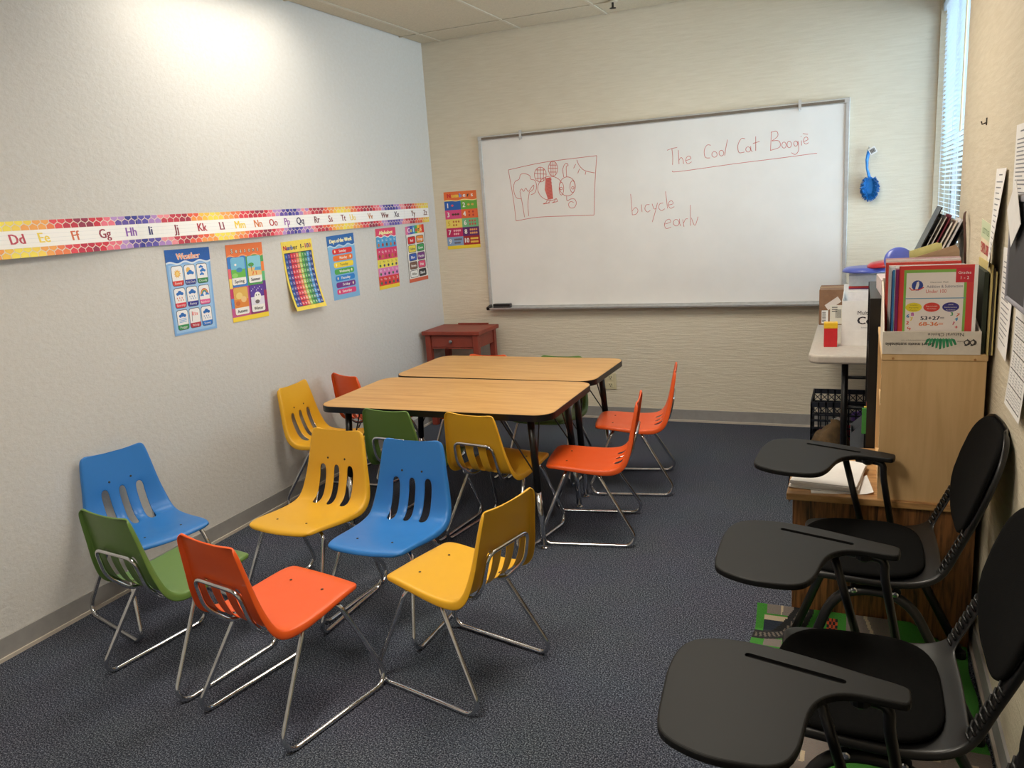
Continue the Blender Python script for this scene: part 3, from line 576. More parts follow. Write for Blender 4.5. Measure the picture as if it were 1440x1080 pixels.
def strip(y0, y1, letters, label, sag, off):
    z0, z1 = 1.468, 1.604; Lg = y1-y0
    cs = [(y0, z1), (y1, z1), (y1, z0), (y0, z0)]
    def draw(P):
        for band in (0, 1):
            yb = .101 if band else 0.0
            for r in range(2):
                n = int(Lg/.036)+2
                for k in range(-1, n):
                    cx, cy = k*.036+(.018 if r else 0)+.006, yb+.004+r*.0315
                    pts = [(min(max(cx+.0188*math.cos(math.radians(60*q+30)), 0), Lg), min(max(cy+.0188*math.sin(math.radians(60*q+30)), yb), yb+.035)) for q in range(6)]
                    ph = ((y0+cx-(-2.73))/1.06 + .37 + (0.03 if band else 0)) % 1.0
                    c = CYC[int(ph*len(CYC)+random.uniform(-.6, .6)) % len(CYC)]
                    if max(p[0] for p in pts)-min(p[0] for p in pts) > .004: P.poly(pts, c, 1)
        [P.rect(Lg*q/40, .036, Lg/40, .064, (246, 245, 244), 2) for q in range(40)]
        for q in (.052, .068, .084):
            for w in range(40): P.rect(Lg*w/40, q, Lg/40, .0006, (200, 206, 214), 3)
        for ch in letters: P.text(ch+ch.lower(), LY[ch]-y0, .051, .038, LC[ch], 4, .95, 0, .045)
    poster('alphabet_strip', label, 'wall frieze', cs, 'L', flat('strip_paper', (240, 226, 214)), draw, (Lg, z1-z0), curl=lambda u, v: sag*(1-v)*math.sin(math.pi*min(1, max(0, u)))+off, nu=24, nv=2, group='alphabet frieze strips')
strip(-3.86, -2.735, 'ABCDEFGH', 'alphabet strip with letters Dd to Hh at the left of the frieze', .03, .0)
strip(-2.745, -1.668, 'IJKLMNOP', 'alphabet strip with letters Ii to Pp above Weather and Seasons posters', .02, .0012)
strip(-1.672, -.45, 'QRSTUVWX', 'alphabet strip with letters Qq to Xx in the middle of the frieze', .012, .0)
strip(-.455, -.107, 'YZ', 'short alphabet strip with Yy and Zz ending at the corner', .004, .0012)
# ------------------------------------------------------------------ red side table in the corner
rtb = empty('side_table', (.255, -.235, 0), 0, 'small red painted side table with a drawer in the back corner', 'side table')
MB().box(-.23, .23, -.175, .175, .672, .70).build('table_top', M_RED, rtb, bevel=.005)
MB().box(-.10, .15, .160, .172, .70, .71).build('back_lip', M_RED, rtb, bevel=.002)
for sx in (-1, 1):
    for sy in (-1, 1): MB().prism([(sx*.19-.021, sy*.14-.021), (sx*.19+.021, sy*.14-.021), (sx*.19+.021, sy*.14+.021), (sx*.19-.021, sy*.14+.021)], 0, .672).build('leg', M_RED, rtb, bevel=.004)
    MB().box(sx*.19-.011, sx*.19+.011, -.12, .12, .575, .672).build('side_apron', M_RED, rtb)
MB().box(-.17, .17, .125, .147, .575, .672).build('back_apron', M_RED, rtb)
MB().box(-.17, .17, -.15, -.13, .572, .582).build('drawer_rail', M_RED, rtb)
dw = MB().box(-.166, .166, -.152, -.13, .584, .666).build('drawer', M_RED, rtb, bevel=.003)
MB().lathe([(.005, 0), (.006, .012), (.013, .018), (.012, .026), (.004, .028)], 12, (0, -.15, .626), lambda v: Vector((v.x, -v.z, v.y))).build('knob', M_GREYSTEEL, dw, smooth=True)
MB().box(-.19, .19, -.14, .14, .16, .176).build('lower_shelf', M_RED, rtb, bevel=.002)
# ------------------------------------------------------------------ activity tables
def act_table(cx, cy, rz, hx, hy, label):
    t = empty('activity_table', (cx, cy, 0), rz, label, 'table', 'oak-topped activity tables')
    TZ = .65
    MB().prism(rrect(-hx+.003, -hy+.003, hx-.003, hy-.003, .082, 10), TZ-.026, TZ).build('table_top', M_OAKLAM, t)
    pb = rrect(-hx, -hy, hx, hy, .085, 10); pi = rrect(-hx+.0035, -hy+.0035, hx-.0035, hy-.0035, .082, 10); n = len(pb)
    k = MB(); k.add([(x, y, TZ-.001) for x, y in pb]+[(x, y, TZ-.030) for x, y in pb]+[(x, y, TZ-.001) for x, y in pi]+[(x, y, TZ-.030) for x, y in pi],
                    [(i, (i+1) % n, n+(i+1) % n, n+i) for i in range(n)]+[(2*n+i, 3*n+i, 3*n+(i+1) % n, 2*n+(i+1) % n) for i in range(n)]+[(i, 2*n+i, 2*n+(i+1) % n, (i+1) % n) for i in range(n)]+[(n+i, n+(i+1) % n, 3*n+(i+1) % n, 3*n+i) for i in range(n)])
    k.build('edge_band', M_BLACKP, t, smooth=False)
    for sx in (-1, 1):
        for sy in (-1, 1):
            p0 = Vector((sx*(hx-.125), sy*(hy-.09), TZ-.028)); p1 = Vector((sx*(hx-.085), sy*(hy-.07), 0)); d = p1-p0
            lg = MB().tube([p0, p0+d*.56], .017, 12).build('leg', M_BLACKM, t, smooth=True)
            MB().tube([p0+d*.555, p0+d*.97], .0135, 12).build('leg_extension', M_CHROME, lg, smooth=True)
            MB().lathe([(.008, 0), (.016, .001), (.016, .006), (.006, .012), (.006, .024)], 12, (p1.x, p1.y, 0)).build('glide', M_CHROME, lg)
            MB().lathe([(.02, 0), (.045, .002), (.045, .005), (.02, .006)], 4, (p0.x, p0.y, TZ-.032)).build('mounting_plate', M_BLACKM, lg)
            m_ = p0+d*.45
            MB().tube([m_, (p0.x-sx*.16, p0.y, TZ-.03)], .0035, 6).build('brace_rod', M_BLACKM, lg)
            MB().tube([m_, (p0.x, p0.y-sy*.12, TZ-.03)], .0035, 6).build('brace_rod', M_BLACKM, lg)
    return t
act_table(1.102, -1.973, .004, .607, .331, 'front oak laminate activity table with black edge and black legs')
act_table(1.108, -1.322, -.016, .592, .302, 'rear oak laminate activity table pushed against the front one')
# ------------------------------------------------------------------ school chairs
PROF = [(.2055, .350, .134, .013), (.203, .362, .150, .015), (.190, .371, .159, .017), (.150, .374, .166, .019), (.085, .368, .171, .020), (.015, .360, .176, .022), (-.060, .355, .180, .026), (-.116, .359, .181, .030), (-.142, .371, .180, .030),
        (-.160, .392, .178, .028), (-.172, .420, .173, .026), (-.186, .466, .164, .024), (-.194, .506, .157, .022), (-.202, .548, .151, .021), (-.212, .600, .144, .020), (-.219, .634, .138, .019), (-.2235, .652, .132, .015), (-.2275, .659, .122, .009), (-.238, .657, .114, .003)]
def chair_shell():
    cols = ['r', 'e', 'i', -.085, -.058, -.036, -.0125, .0125, .036, .058, .085, 'i', 'e', 'r']
    vs = []; N = len(PROF); nc = len(cols)
    for j, (y, z, hw, rim) in enumerate(PROF):
        a = PROF[max(j-1, 0)]; b_ = PROF[min(j+1, N-1)]
        ty, tz = b_[0]-a[0], b_[1]-a[1]; l = math.hypot(ty, tz); ny, nz = -tz/l, ty/l     # travelling rearwards/up: this points below / behind
        if j < 2: pass
        ny, nz = (ny, nz)
        s_ = -1 if nz > 0 and j < 8 else 1
        seat = min(1, max(0, (8-j)/4))*min(1, j/5); back = min(1, max(0, (j-10)/4))
        for i, c in enumerate(cols):
            sg = -1 if i < nc/2 else 1
            if c == 'r': x, d = sg*hw, rim
            elif c == 'e': x, d = sg*(hw-.003), .001
            elif c == 'i': x, d = sg*(hw-.016), -.0005
            else: x, d = c*min(1, (hw-.03)/.0875 if hw < .1175 else 1), 0
            dish = (1-(x/hw)**2)*(.008*seat+.010*back)   # dished seat, hollow back
            off = d+dish
            if 8 <= j <= 11 and i in (3, 4, 6, 7, 9, 10): off += .008      # the slots sit in shallow channels
            if 8 <= j <= 12 and i in (5, 8): off += .002
            vs.append(Vector((x, y-.014*(x/hw)**2*max(0, 1-j/4), z))+Vector((0, ny, nz))*off*(1 if True else s_))
    fs = []
    slot_rows = range(7, 12)
    for j in range(N-1):
        for i in range(nc-1):
            if j in slot_rows and i in (3, 6, 9): continue
            fs.append((j*nc+i, j*nc+i+1, (j+1)*nc+i+1, (j+1)*nc+i))
    me = bpy.data.meshes.new('shell'); me.from_pydata([tuple(v) for v in vs], [], fs)
    o = bpy.data.objects.new('tmp', me); COL.objects.link(o)
    so = o.modifiers.new('s', 'SOLIDIFY'); so.thickness = .005; so.offset = 1
    su = o.modifiers.new('u', 'SUBSURF'); su.levels = 2; su.render_levels = 2
    dg = bpy.context.evaluated_depsgraph_get(); out = bpy.data.meshes.new_from_object(o.evaluated_get(dg))
    bpy.data.objects.remove(o); bpy.data.meshes.remove(me)
    for p in out.polygons: p.use_smooth = True
    return out
SHELL = chair_shell()
SH = {}
for c in M_SHELL: SH[c] = SHELL.copy(); SH[c].name = 'shell_'+c; SH[c].materials.clear(); SH[c].materials.append(M_SHELL[c])
R_ = .0084
sled = {}
for s_ in (-1, 1):
    pts = [(0, .098, .338), (s_*.152, .098, .338), (s_*.204, .238, R_), (s_*.204, -.238, R_), (s_*.152, -.045, .332), (0, -.045, .332)]
    sled[s_] = MB().tube(arcfillet(pts, .042, 8), R_, 10).mesh('sled_leg')
hoopm = MB().tube(fillet([(-.075, .02, .337), (-.082, -.13, .326), (-.112, -.196, .40), (-.103, -.221, .510), (.103, -.221, .510), (.112, -.196, .40), (.082, -.13, .326), (.075, .02, .337)], .034, 6), .0072, 10).mesh('back_support')
brm = MB().box(-.1, .1, -.06, .11, .338, .347).mesh('mount'); rvm = MB().lathe([(.0046, 0), (.004, .0012), (.001, .0016)], 10).mesh('rivet')
for me in list(sled.values())+[hoopm]:
    for p in me.polygons: p.use_smooth = True
mountm = MB().box(-.14, .14, -.055, -.035, .335, .350).box(-.13, .13, .088, .108, .335, .352).mesh('seat_mount')
def school_chair(x, y, th, colour, label):
    t = empty('school_chair', (x, y, 0), th, label, 'chair', 'molded plastic school chairs')
    o = link('shell', SH[colour], None, t)
    for s_ in (-1, 1): link('sled_leg', sled[s_], M_CHROME, t)
    link('back_support', hoopm, M_CHROME, t); link('seat_mount', mountm, M_CHROME, t)
    for rx in (-.075, .075):
        r = link('rivet', rvm, M_RIVET, t); r.location = (rx, .105, .3665)
        r = link('rivet', rvm, M_RIVET, t); r.location = (rx*.6, -.2045, .532); r.rotation_euler = (math.radians(-77), 0, 0)
    return t
CH = [(.293, -3.192, -1.857, 'blue', 'blue plastic school chair against the left wall, left of the group'),
      (.724, -3.47, -.137, 'green', 'green plastic school chair in front of the leftmost blue chair'),
      (1.247, -3.557, -.195, 'orange', 'orange plastic school chair nearest the viewer, seen from behind'),
      (1.712, -3.221, 1.341, 'yellow', 'yellow plastic school chair turned sideways at the front, its back to the right'),
      (.862, -2.899, -3.201, 'yellow', 'yellow plastic school chair facing forward beside the central blue chair'),
      (1.295, -2.978, -3.131, 'blue', 'blue plastic school chair facing forward in the centre of the room'),
      (.265, -1.885, -1.52, 'yellow', 'yellow plastic school chair at the left end of table by wall'),
      (.292, -1.425, -.40, 'orange', 'orange plastic school chair behind the left end of front table'),
      (.934, -2.104, -.10, 'green', 'green plastic school chair pushed under the front of table'),
      (1.384, -2.114, -.164, 'yellow', 'ochre yellow school chair pushed under the front of table, seen from behind'),
      (1.779, -1.957, 1.739, 'orange', 'orange plastic school chair at the right end of front table'),
      (1.808, -1.288, 1.75, 'orange', 'orange plastic school chair at the right end of rear table'),
      (.81, -1.222, 3.10, 'orange', 'orange plastic school chair behind the rear table, only its top showing'),
      (1.295, -1.228, 3.10, 'green', 'green plastic school chair behind the rear table, only its top showing')]
for c in CH: school_chair(*c)
# ------------------------------------------------------------------ tablet-arm chairs along the right wall
TAB = [(-.020, -.038), (-.014, -.012), (0, 0), (.06, .004), (.14, .010), (.22, .012), (.29, .004), (.345, -.016), (.376, -.045), (.384, -.085), (.374, -.15), (.350, -.225), (.325, -.295), (.303, -.328), (.265, -.343), (.215, -.346), (.165, -.335), (.125, -.318), (.105, -.290), (.102, -.245), (.110, -.190), (.114, -.148), (.108, -.112), (.088, -.082), (.055, -.066), (.010, -.058), (-.016, -.052)]
def dish_shell():
    # seat and back in one piece, open between them; columns across, rows from the seat front to the top of the back
    prof = [(.215, .432, .175), (.212, .444, .195), (.190, .452, .208), (.12, .452, .216), (.02, .446, .218), (-.07, .444, .215), (-.125, .456, .208), (-.155, .480, .200),
            (-.172, .520, .196), (-.188, .560, .196), (-.204, .600, .200), (-.222, .650, .208), (-.242, .710, .212), (-.262, .770, .206), (-.278, .820, .185), (-.288, .848, .14), (-.292, .858, .09)]
    fr = [-1, -.985, -.93, -.76, -.56, -.30, 0, .30, .56, .76, .93, .985, 1]
    N = len(prof); vs = []; nc = len(fr)
    for j, (y, z, hw) in enumerate(prof):
        a = prof[max(j-1, 0)]; b_ = prof[min(j+1, N-1)]; ty, tz = b_[0]-a[0], b_[1]-a[1]; l = math.hypot(ty, tz); ny, nz = -tz/l, ty/l
        for i, f in enumerate(fr):
            d = .018 if abs(f) == 1 else (.0 if abs(f) > .98 else 0)
            dish = .012*(1-f*f) if 2 < j < 7 else (.02*(1-f*f) if j > 8 else .012*(1-f*f))
            vs.append((f*hw, y+ny*(d+dish)*1, z+nz*(d+dish)*1))
    fs = []
    for j in range(N-1):
        for i in range(nc-1):
            if 7 <= j <= 9 and 3 <= i <= 8: continue
            if j == 10 and 4 <= i <= 7: continue
            fs.append((j*nc+i, j*nc+i+1, (j+1)*nc+i+1, (j+1)*nc+i))
    return solid(vs, fs, .007)
def solid(vs, fs, t, lev=2):
    me = bpy.data.meshes.new('m'); me.from_pydata([tuple(v) for v in vs], [], fs); o = bpy.data.objects.new('tmp', me); COL.objects.link(o)
    so = o.modifiers.new('s', 'SOLIDIFY'); so.thickness = t; so.offset = 1; su = o.modifiers.new('u', 'SUBSURF'); su.levels = lev; su.render_levels = lev
    out = bpy.data.meshes.new_from_object(o.evaluated_get(bpy.context.evaluated_depsgraph_get())); bpy.data.objects.remove(o); bpy.data.meshes.remove(me)
    for p in out.polygons: p.use_smooth = True
    return out
DSH = dish_shell()
def sup(n, a, b_, e):   # superellipse
    out = []
    for k in range(n):
        t = 2*math.pi*k/n; c, s_ = math.cos(t), math.sin(t); out.append((a*abs(c)**(2/e)*(1 if c > 0 else -1), b_*abs(s_)**(2/e)*(1 if s_ > 0 else -1)))
    return out
def pad(outline, place, th):   # cushion over an outline: rounded rim, domed top
    k = MB(); n = len(outline); rings = [(1.0, 0), (1.0, th*.55), (.97, th*.85), (.90, th), (.6, th*1.08), (.25, th*1.1)]
    vs = []; fs = []
    for sc, h in rings: vs += [place(x*sc, y*sc, h) for x, y in outline]
    for r in range(len(rings)-1):
        for i in range(n): fs.append((r*n+i, r*n+(i+1) % n, (r+1)*n+(i+1) % n, (r+1)*n+i))
    fs += [tuple(range(n))[::-1], tuple((len(rings)-1)*n+i for i in range(n))]; k.add(vs, fs); me = k.mesh('pad')
    for p in me.polygons: p.use_smooth = True
    return me
def seat_place(x, y, h): return (x, y+.045, .4395+h+.010*(x/.2)**2-.004*(y > 0)*(y/.17)**4+.007*(y < 0)*(y/.17)**2)
SEATPAD = pad([(x, y+(.0 if y > 0 else 0)) for x, y in sup(44, .203, .172, 3.3)], seat_place, .012)
bo = []
for k in range(40):
    t = 2*math.pi*k/40; c, s_ = math.cos(t), math.sin(t); ex = 2/3.8
    x = .205*abs(c)**ex*(1 if c > 0 else -1); y = .150*abs(s_)**ex*(1 if s_ > 0 else -1)
    if y < 0: x *= 1-.42*abs(y/.150)**3; y *= 1.10
    else: x *= 1-.13*(y/.150)**2
    bo.append((x, y))
bd = Vector((0, -.30, .95)).normalized(); bn = Vector((0, .95, .30)).normalized()
def back_place(x, y, h): q = Vector((0, -.243, .708))+bd*y+bn*(h-.016+.019*(x/.2)**2); return (x, q.y, q.z)
BACKPAD = pad(bo, back_place, .014)
FR = {}
for s_ in (-1, 1):
    FR[s_] = MB().tube(fillet([(s_*.225, .245, .014), (s_*.195, .105, .405), (s_*.195, -.075, .405), (s_*.225, -.265, .014)], .09, 8), .0155, 12, sy=.62).mesh('side_frame')
    for p in FR[s_].polygons: p.use_smooth = True
XB = MB().tube([(-.195, .06, .408), (.195, .06, .408)], .011, 10).tube([(-.195, -.05, .408), (.195, -.05, .408)], .011, 10).mesh('cross_bars')
SCR = MB().lathe([(.009, 0), (.009, .002), (.006, .004), (.001, .0045)], 10).mesh('screw')
FOOT = MB().lathe([(.016, 0), (.017, .004), (.017, .022), (.010, .024)], 12).mesh('foot')
RIB = MB()
for k in range(8):
    z = .482+k*.0155; y = -.158-.048*(k/7)
    RIB.tube([(-.018, y+.001, z-.004), (-.006, y+.006, z+.003), (.006, y+.006, z-.003), (.018, y+.001, z+.004)], .0036, 6)
RIBM = RIB.mesh('ribbed_joint')
for p in RIBM.polygons: p.use_smooth = True
def tablet_mesh():
    a = MB().prism([(n, d) for d, n in smooth_pts(TAB+TAB[:1], 3)[:-1]], -.016, 0).build('a', M_TABLET, None, bevel=.0045, seg=3)
    g = MB().prism(rrect(-.047, .085, -.033, .268, .0068, 6), -.006, .004).build('g', M_BLACKM)
    bo_ = a.modifiers.new('b', 'BOOLEAN'); bo_.operation = 'DIFFERENCE'; bo_.object = g; bo_.solver = 'EXACT'
    me = bpy.data.meshes.new_from_object(a.evaluated_get(bpy.context.evaluated_depsgraph_get()))
    bpy.data.objects.remove(a); bpy.data.objects.remove(g); return me
TABM = tablet_mesh()
def tablet_chair(x, y, th, tabrot, taboff, label):
    t = empty('tablet_arm_chair', (x, y, .0125), th, label, 'chair', 'black tablet-arm chairs along the right wall')
    link('shell', DSH, M_BLACKP, t); link('seat_pad', SEATPAD, M_FABRIC, t); link('back_pad', BACKPAD, M_FABRIC, t)
    for s_ in (-1, 1):
        f = link('side_frame', FR[s_], M_BLACKM, t)
        for yy, zz in ((.245, 0), (-.265, 0)): g = link('foot', FOOT, M_BLACKP, f); g.location = (s_*.225, yy, 0)
        for yy in (.06, -.045): g = link('screw', SCR, M_CHROME, f); g.location = (s_*.2055, yy, .405); g.rotation_euler = (0, s_*math.pi/2, 0)
        r = link('ribbed_joint', RIBM, M_BLACKP, t); r.location = (s_*.178, 0, 0)
    link('cross_bars', XB, M_BLACKM, t)
    # tablet with its two posts, on the sitter's right
    zt = .668; ox, oy = taboff
    ca, sa = math.cos(tabrot), math.sin(tabrot)
    def tp(d, n, z): X, Y = n, d; return (ox+X*ca-Y*sa, oy+X*sa+Y*ca, z)   # d along the arm (forward), n sideways
    tb_ = link('writing_tablet', TABM, M_TABLET, t); tb_.location = (ox, oy, zt); tb_.rotation_euler = (0, 0, tabrot)
    MB().lathe([(.02, 0), (.018, -.012), (.012, -.018)], 14, (-.045, .06, -.016)).build('pivot', M_BLACKP, tb_)
    a = Vector(tp(.015, -.032, zt-.026)); f_ = Vector(tp(.135, -.045, zt-.02))
    MB().tube(fillet([(.236, -.052, .40), (a.x, a.y-.0, .60), (a.x, a.y, zt-.026), tuple(Vector(tp(.10, -.036, zt-.026)))], .04, 6), .0105, 10).build('arm_post', M_BLACKM, t, smooth=True)
    MB().tube([(.236, .035, .40), f_], .0105, 10).build('arm_post', M_BLACKM, t, smooth=True)
    MB().tube([(.19, .035, .40), (.236, .035, .40)], .010, 8).tube([(.19, -.052, .40), (.236, -.052, .40)], .010, 8).build('arm_bracket', M_BLACKM, t, smooth=True)
    return t
HP = math.pi/2
# chairs face -x: local (x right, y forward) -> world (y, -x); the arm's rear end is at local (~.235, -.05)
def place_tc(cx, cy, dth, ang, arm, label):
    th = HP+dth; c, s_ = math.cos(th), math.sin(th); dx, dy = arm[0]-cx, arm[1]-cy
    tablet_chair(cx, cy, th, -math.radians(ang)-dth, (c*dx+s_*dy, -s_*dx+c*dy), label)
place_tc(2.985, -2.930, 0, 22, (3.030, -2.668), 'black tablet-arm chair farthest back, in front of the wooden cabinet')
place_tc(2.975, -3.665, 0, 17.5, (3.014, -3.410), 'black tablet-arm chair in the middle of the three')
place_tc(2.965, -4.245, 0, 13.3, (3.005, -4.010), 'black tablet-arm chair nearest the viewer, mostly its tablet in view')
# ------------------------------------------------------------------ play rug under the chairs
def rug():
    x0, x1, y0, y1 = 2.605, 3.27, -4.05, -2.646; nu, nv = 170, 420
    def hgt(x, y):
        e = max(0, 1-(x-x0)/.16)*max(0, 1-(y1-y)/.22); k = max(0, 1-(y1-y)/.055); return .012+.072*k*min(1, max(.1, (3.22-x)/.12))
    G, GR, BK, CRM, BL, RD = (62, 138, 46), (128, 118, 112), (30, 30, 32), (196, 178, 150), (36, 44, 60), (190, 80, 40)
    def colr(x, y):
        u, v = x-x0, y1-y
        d1 = math.hypot(u, v+.10)
        if .165 < d1 < .222 and v < .26:
            an = math.atan2(v+.10, u)
            if abs(d1-.171) < .008 or abs(d1-.215) < .008: return BK
            return BK if int(an*26) % 2 == 0 else (110, 100, 92)
        if u < .03: return G
        if v < .02 and .04 < u < .15: return (GR if not (.085 < u < .092) else CRM) if u < .135 else CRM
        if .022 < v < .032 and .03 < u < .12: return CRM
        if .032 <= v < .062 and .03 < u < .11: return BL
        if .24 < u < .275 and .012 < v < .07: return RD if int(u*150)+int(v*150) & 1 else BK
        if .30 < u < .45 and v < .10: return GR if not (abs(u-v*.7-.36) < .006) else CRM
        if .11 < v < .16 and .04 < u < .10: return GR
        if .25 < v < .42 and u < .3: return GR if v > .26 else CRM
        if .55 < v < .68: return GR if not (abs(v-.615) < .008 and int(u*22) % 2) else CRM
        if .14 < u < .26 and v > .68: return GR if not (abs(u-.2) < .006 and int(v*22) % 2) else CRM
        if .35 < u < .5 and .8 < v < 1.0: return BL
        return G
    def fn(u, v, h): x, y = x0+(x1-x0)*u, y0+(y1-y0)*v; return (x+.004*math.sin(y*23), y, hgt(x, y)+h)
    me = MB().sheet(nu, nv, fn, .009).mesh('play_rug')
    ca = me.color_attributes.new('Col', 'FLOAT_COLOR', 'CORNER')
    for p in me.polygons:
        c = lin(colr(p.center.x, p.center.y))
        for li in p.loop_indices: ca.data[li].color = c
    tag(link('play_rug', me, M_RUG), 'green play rug printed with roads and railway tracks under the tablet chairs', 'rug')
rug()
# ------------------------------------------------------------------ wooden cabinet, papers on it
cb = empty('low_cabinet', (2.995, -2.358, 0), 0, 'low dark-oak-grain cabinet standing behind the farthest tablet chair', 'cabinet')
MB().box(-.270, .285, -.278, .278, 0, .488).build('body', M_DKOAK, cb, bevel=.003)
MB().box(-.290, .290, -.292, .285, .488, .512).build('cabinet_top', M_DKOAKT, cb, bevel=.003)
MB().box(-.272, -.268, -.25, .25, .25, .47).build('drawer_front', M_DKOAK, cb)
def slab(name, x0, x1, y0, y1, z0, z1, m, label, cat, rz=0, group=None, bevel=.001):
    cx, cy = (x0+x1)/2, (y0+y1)/2
    o = MB().box(x0-cx, x1-cx, y0-cy, y1-cy, 0, z1-z0).build(name, m, None, bevel=bevel); o.location = (cx, cy, z0); o.rotation_euler = (0, 0, rz); return tag(o, label, cat, group)
sp = empty('paper_stack', (2.835, -2.465, .5142), -.12, 'stack of white printed worksheets on the oak cabinet', 'paper stack')
for i in range(6): o = MB().box(-.108, .108, -.14, .14, i*.004, i*.004+.0036).build('paper_bundle', M_WHITE, sp); o.location = (random.uniform(-.004, .004), random.uniform(-.005, .005), 0); o.rotation_euler = (0, 0, random.uniform(-.03, .03))
k = MB().sheet(10, 4, lambda u, v, h: (2.785+.195*u-.02*v, -2.635+.17*v+.03*u, .5130+.3*max(0, u-.82)**2+h), .0006).build('paper_sheet', M_WHITE); tag(k, 'loose white sheet curling up beside the bookcase on the cabinet', 'paper')
pp = Print()
for i in range(9): pp.rect(.12, .14+.08*i, random.uniform(.3, .7), .02, (150, 150, 155))
pp.build('printed_lines', k, lambda u, v, h: (2.785+.195*u-.02*v, -2.635+.17*v+.03*u, .5130+.3*max(0, u-.82)**2+h), .0004)
# ------------------------------------------------------------------ maple bookcase on the cabinet
mb_ = empty('maple_bookcase', (3.137, -2.35, .512), 0, 'maple laminate bookcase standing on the cabinet against right wall', 'bookcase')
MB().box(-.147, .145, -.288, -.270, 0, .488).build('side_panel', M_MAPLE, mb_, bevel=.001)
MB().box(-.147, .145, .230, .248, 0, .488).build('side_panel', M_MAPLE, mb_, bevel=.001)
MB().box(-.149, .147, -.292, .250, .470, .490).build('top_panel', M_MAPLE, mb_, bevel=.0015)
MB().box(-.145, .145, -.27, .23, .0, .018).build('bottom_panel', M_MAPLE, mb_); MB().box(-.140, .140, -.27, .23, .235, .253).build('shelf', M_MAPLE, mb_)
MB().box(.139, .145, -.27, .23, .018, .47).build('back_panel', M_OFFWHITE, mb_)
k = MB()
for i in range(9): z = .03+.05*i+random.uniform(-.012, .012); k.prism([(-.2895, z), (-.2885+.012, z+.004), (-.2885+.010, z+.03), (-.2885, z+.04)], -.1485, -.1468, lambda a, b_, c: (c, a, b_))
k.build('chipped_edge', flat('raw_chipboard', (224, 196, 150)), mb_)
for x, z in ((-.115, .476), (.112, .474), (-.02, .4895)): MB().lathe([(.004, 0), (.004, .001), (.002, .0015)], 8, (x, -.292 if z < .48 else -.286, z), (lambda v: Vector((v.x, -v.z, v.y))) if z < .48 else None).build('screw_cap', flat('screw_cap_wood', (170, 120, 70)), mb_)
# ------------------------------------------------------------------ black bookcase behind it
kb = empty('black_bookcase', (3.12, -1.765, 0), 0, 'black bookcase against right wall behind the maple bookcase', 'bookcase')
for y in (-.29, .29): MB().box(-.163, .165, y-.009, y+.009, 0, 1.105).build('side_panel', M_BLACKM, kb, bevel=.001)
for z in (.02, .28, .54, .82, 1.087): MB().box(-.160, .163, -.281, .281, z, z+.018).build('shelf', M_BLACKM, kb)
MB().box(.155, .163, -.281, .281, .03, 1.08).build('back_panel', M_BLACKM, kb)
for i, (c, dz, tl) in enumerate((((70, 150, 70), .105, -.16), ((226, 200, 80), .105, -.10), ((214, 80, 60), .115, -.04), ((240, 236, 230), .15, -.02), ((200, 60, 60), .17, .03))):
    o = MB().box(-.10, .10, -.0035, .0035, 0, dz).build('thin_booklet', flat('booklet_%d' % i, c), None); o.location = (2.955+.086+.008*i, -2.03+.03*i, .5582); o.rotation_euler = (-.0, -.0, 0)
    tag(o, '%s thin booklet standing on the middle shelf of the black bookcase' % ('green', 'yellow', 'orange', 'white', 'red')[i], 'booklet', 'booklets on the black bookcase')
# ------------------------------------------------------------------ box of workbooks on the maple bookcase
bx = empty('book_box', (3.126, -2.50, 1.0022), 0, 'cut-down white paper carton holding workbooks on the maple bookcase', 'box')
def bxp(name, poly, t0, t1, fn): return MB().prism(poly, t0, t1, fn).build(name, M_OFFWHITE, bx)
MB().box(-.134, .134, -.14, .15, 0, .003).build('box_bottom', M_OFFWHITE, bx)
frp = MB().box(-.136, .136, -.144, -.140, 0, .072).build('front_panel', M_OFFWHITE, bx)
bxp('side_panel', [(-.14, 0), (.15, 0), (.15, .20), (.02, .17), (-.06, .125), (-.11, .10), (-.14, .072)], -.136, -.132, lambda a, b_, c: (c, a, b_))
bxp('side_panel', [(-.14, 0), (.15, 0), (.15, .12), (-.14, .074)], .130, .134, lambda a, b_, c: (c, a, b_))
MB().box(-.134, .134, .146, .150, 0, .21).build('back_panel', M_OFFWHITE, bx)
pp = Print(); DK = (60, 56, 54)
pp.textw('Natural Choice', .040, .068, .011, DK, .098, 1, math.pi); pp.textw('Smart meets sustainable', -.060, .037, .011, DK, .135, 1, math.pi, .03); pp.textw('www.sustainablepaper.com', -.048, .046, .003, (120, 110, 105), .07, 1, math.pi)
for q in range(-4, 5): pp.poly([(.026+q*.007, .052), (.026+q*.0085-.004, .048), (.026+q*.0105-.0025, .030-(4-abs(q))*.0035), (.026+q*.0105+.003, .032-(4-abs(q))*.0035), (.026+q*.0085+.005, .048)], (60, 150, 100) if q % 2 else (40, 130, 86), 1+abs(q) % 2)
for a in (0, .016): pp.line(smooth_pts([(.098+a, .048), (.104+a, .040), (.098+a, .030), (.092+a, .030)]), .004, DK, 2); pp.line([(.099+a+.008*math.cos(t/8*math.pi), .038+.007*math.sin(t/8*math.pi)) for t in range(17)], .0028, DK, 2)
pp.textw('Quality', .082, .043, .004, DK, .02, 2, math.pi)
pp.build('printed_artwork', frp, lambda u, v, h: (u, -.144-h, v))
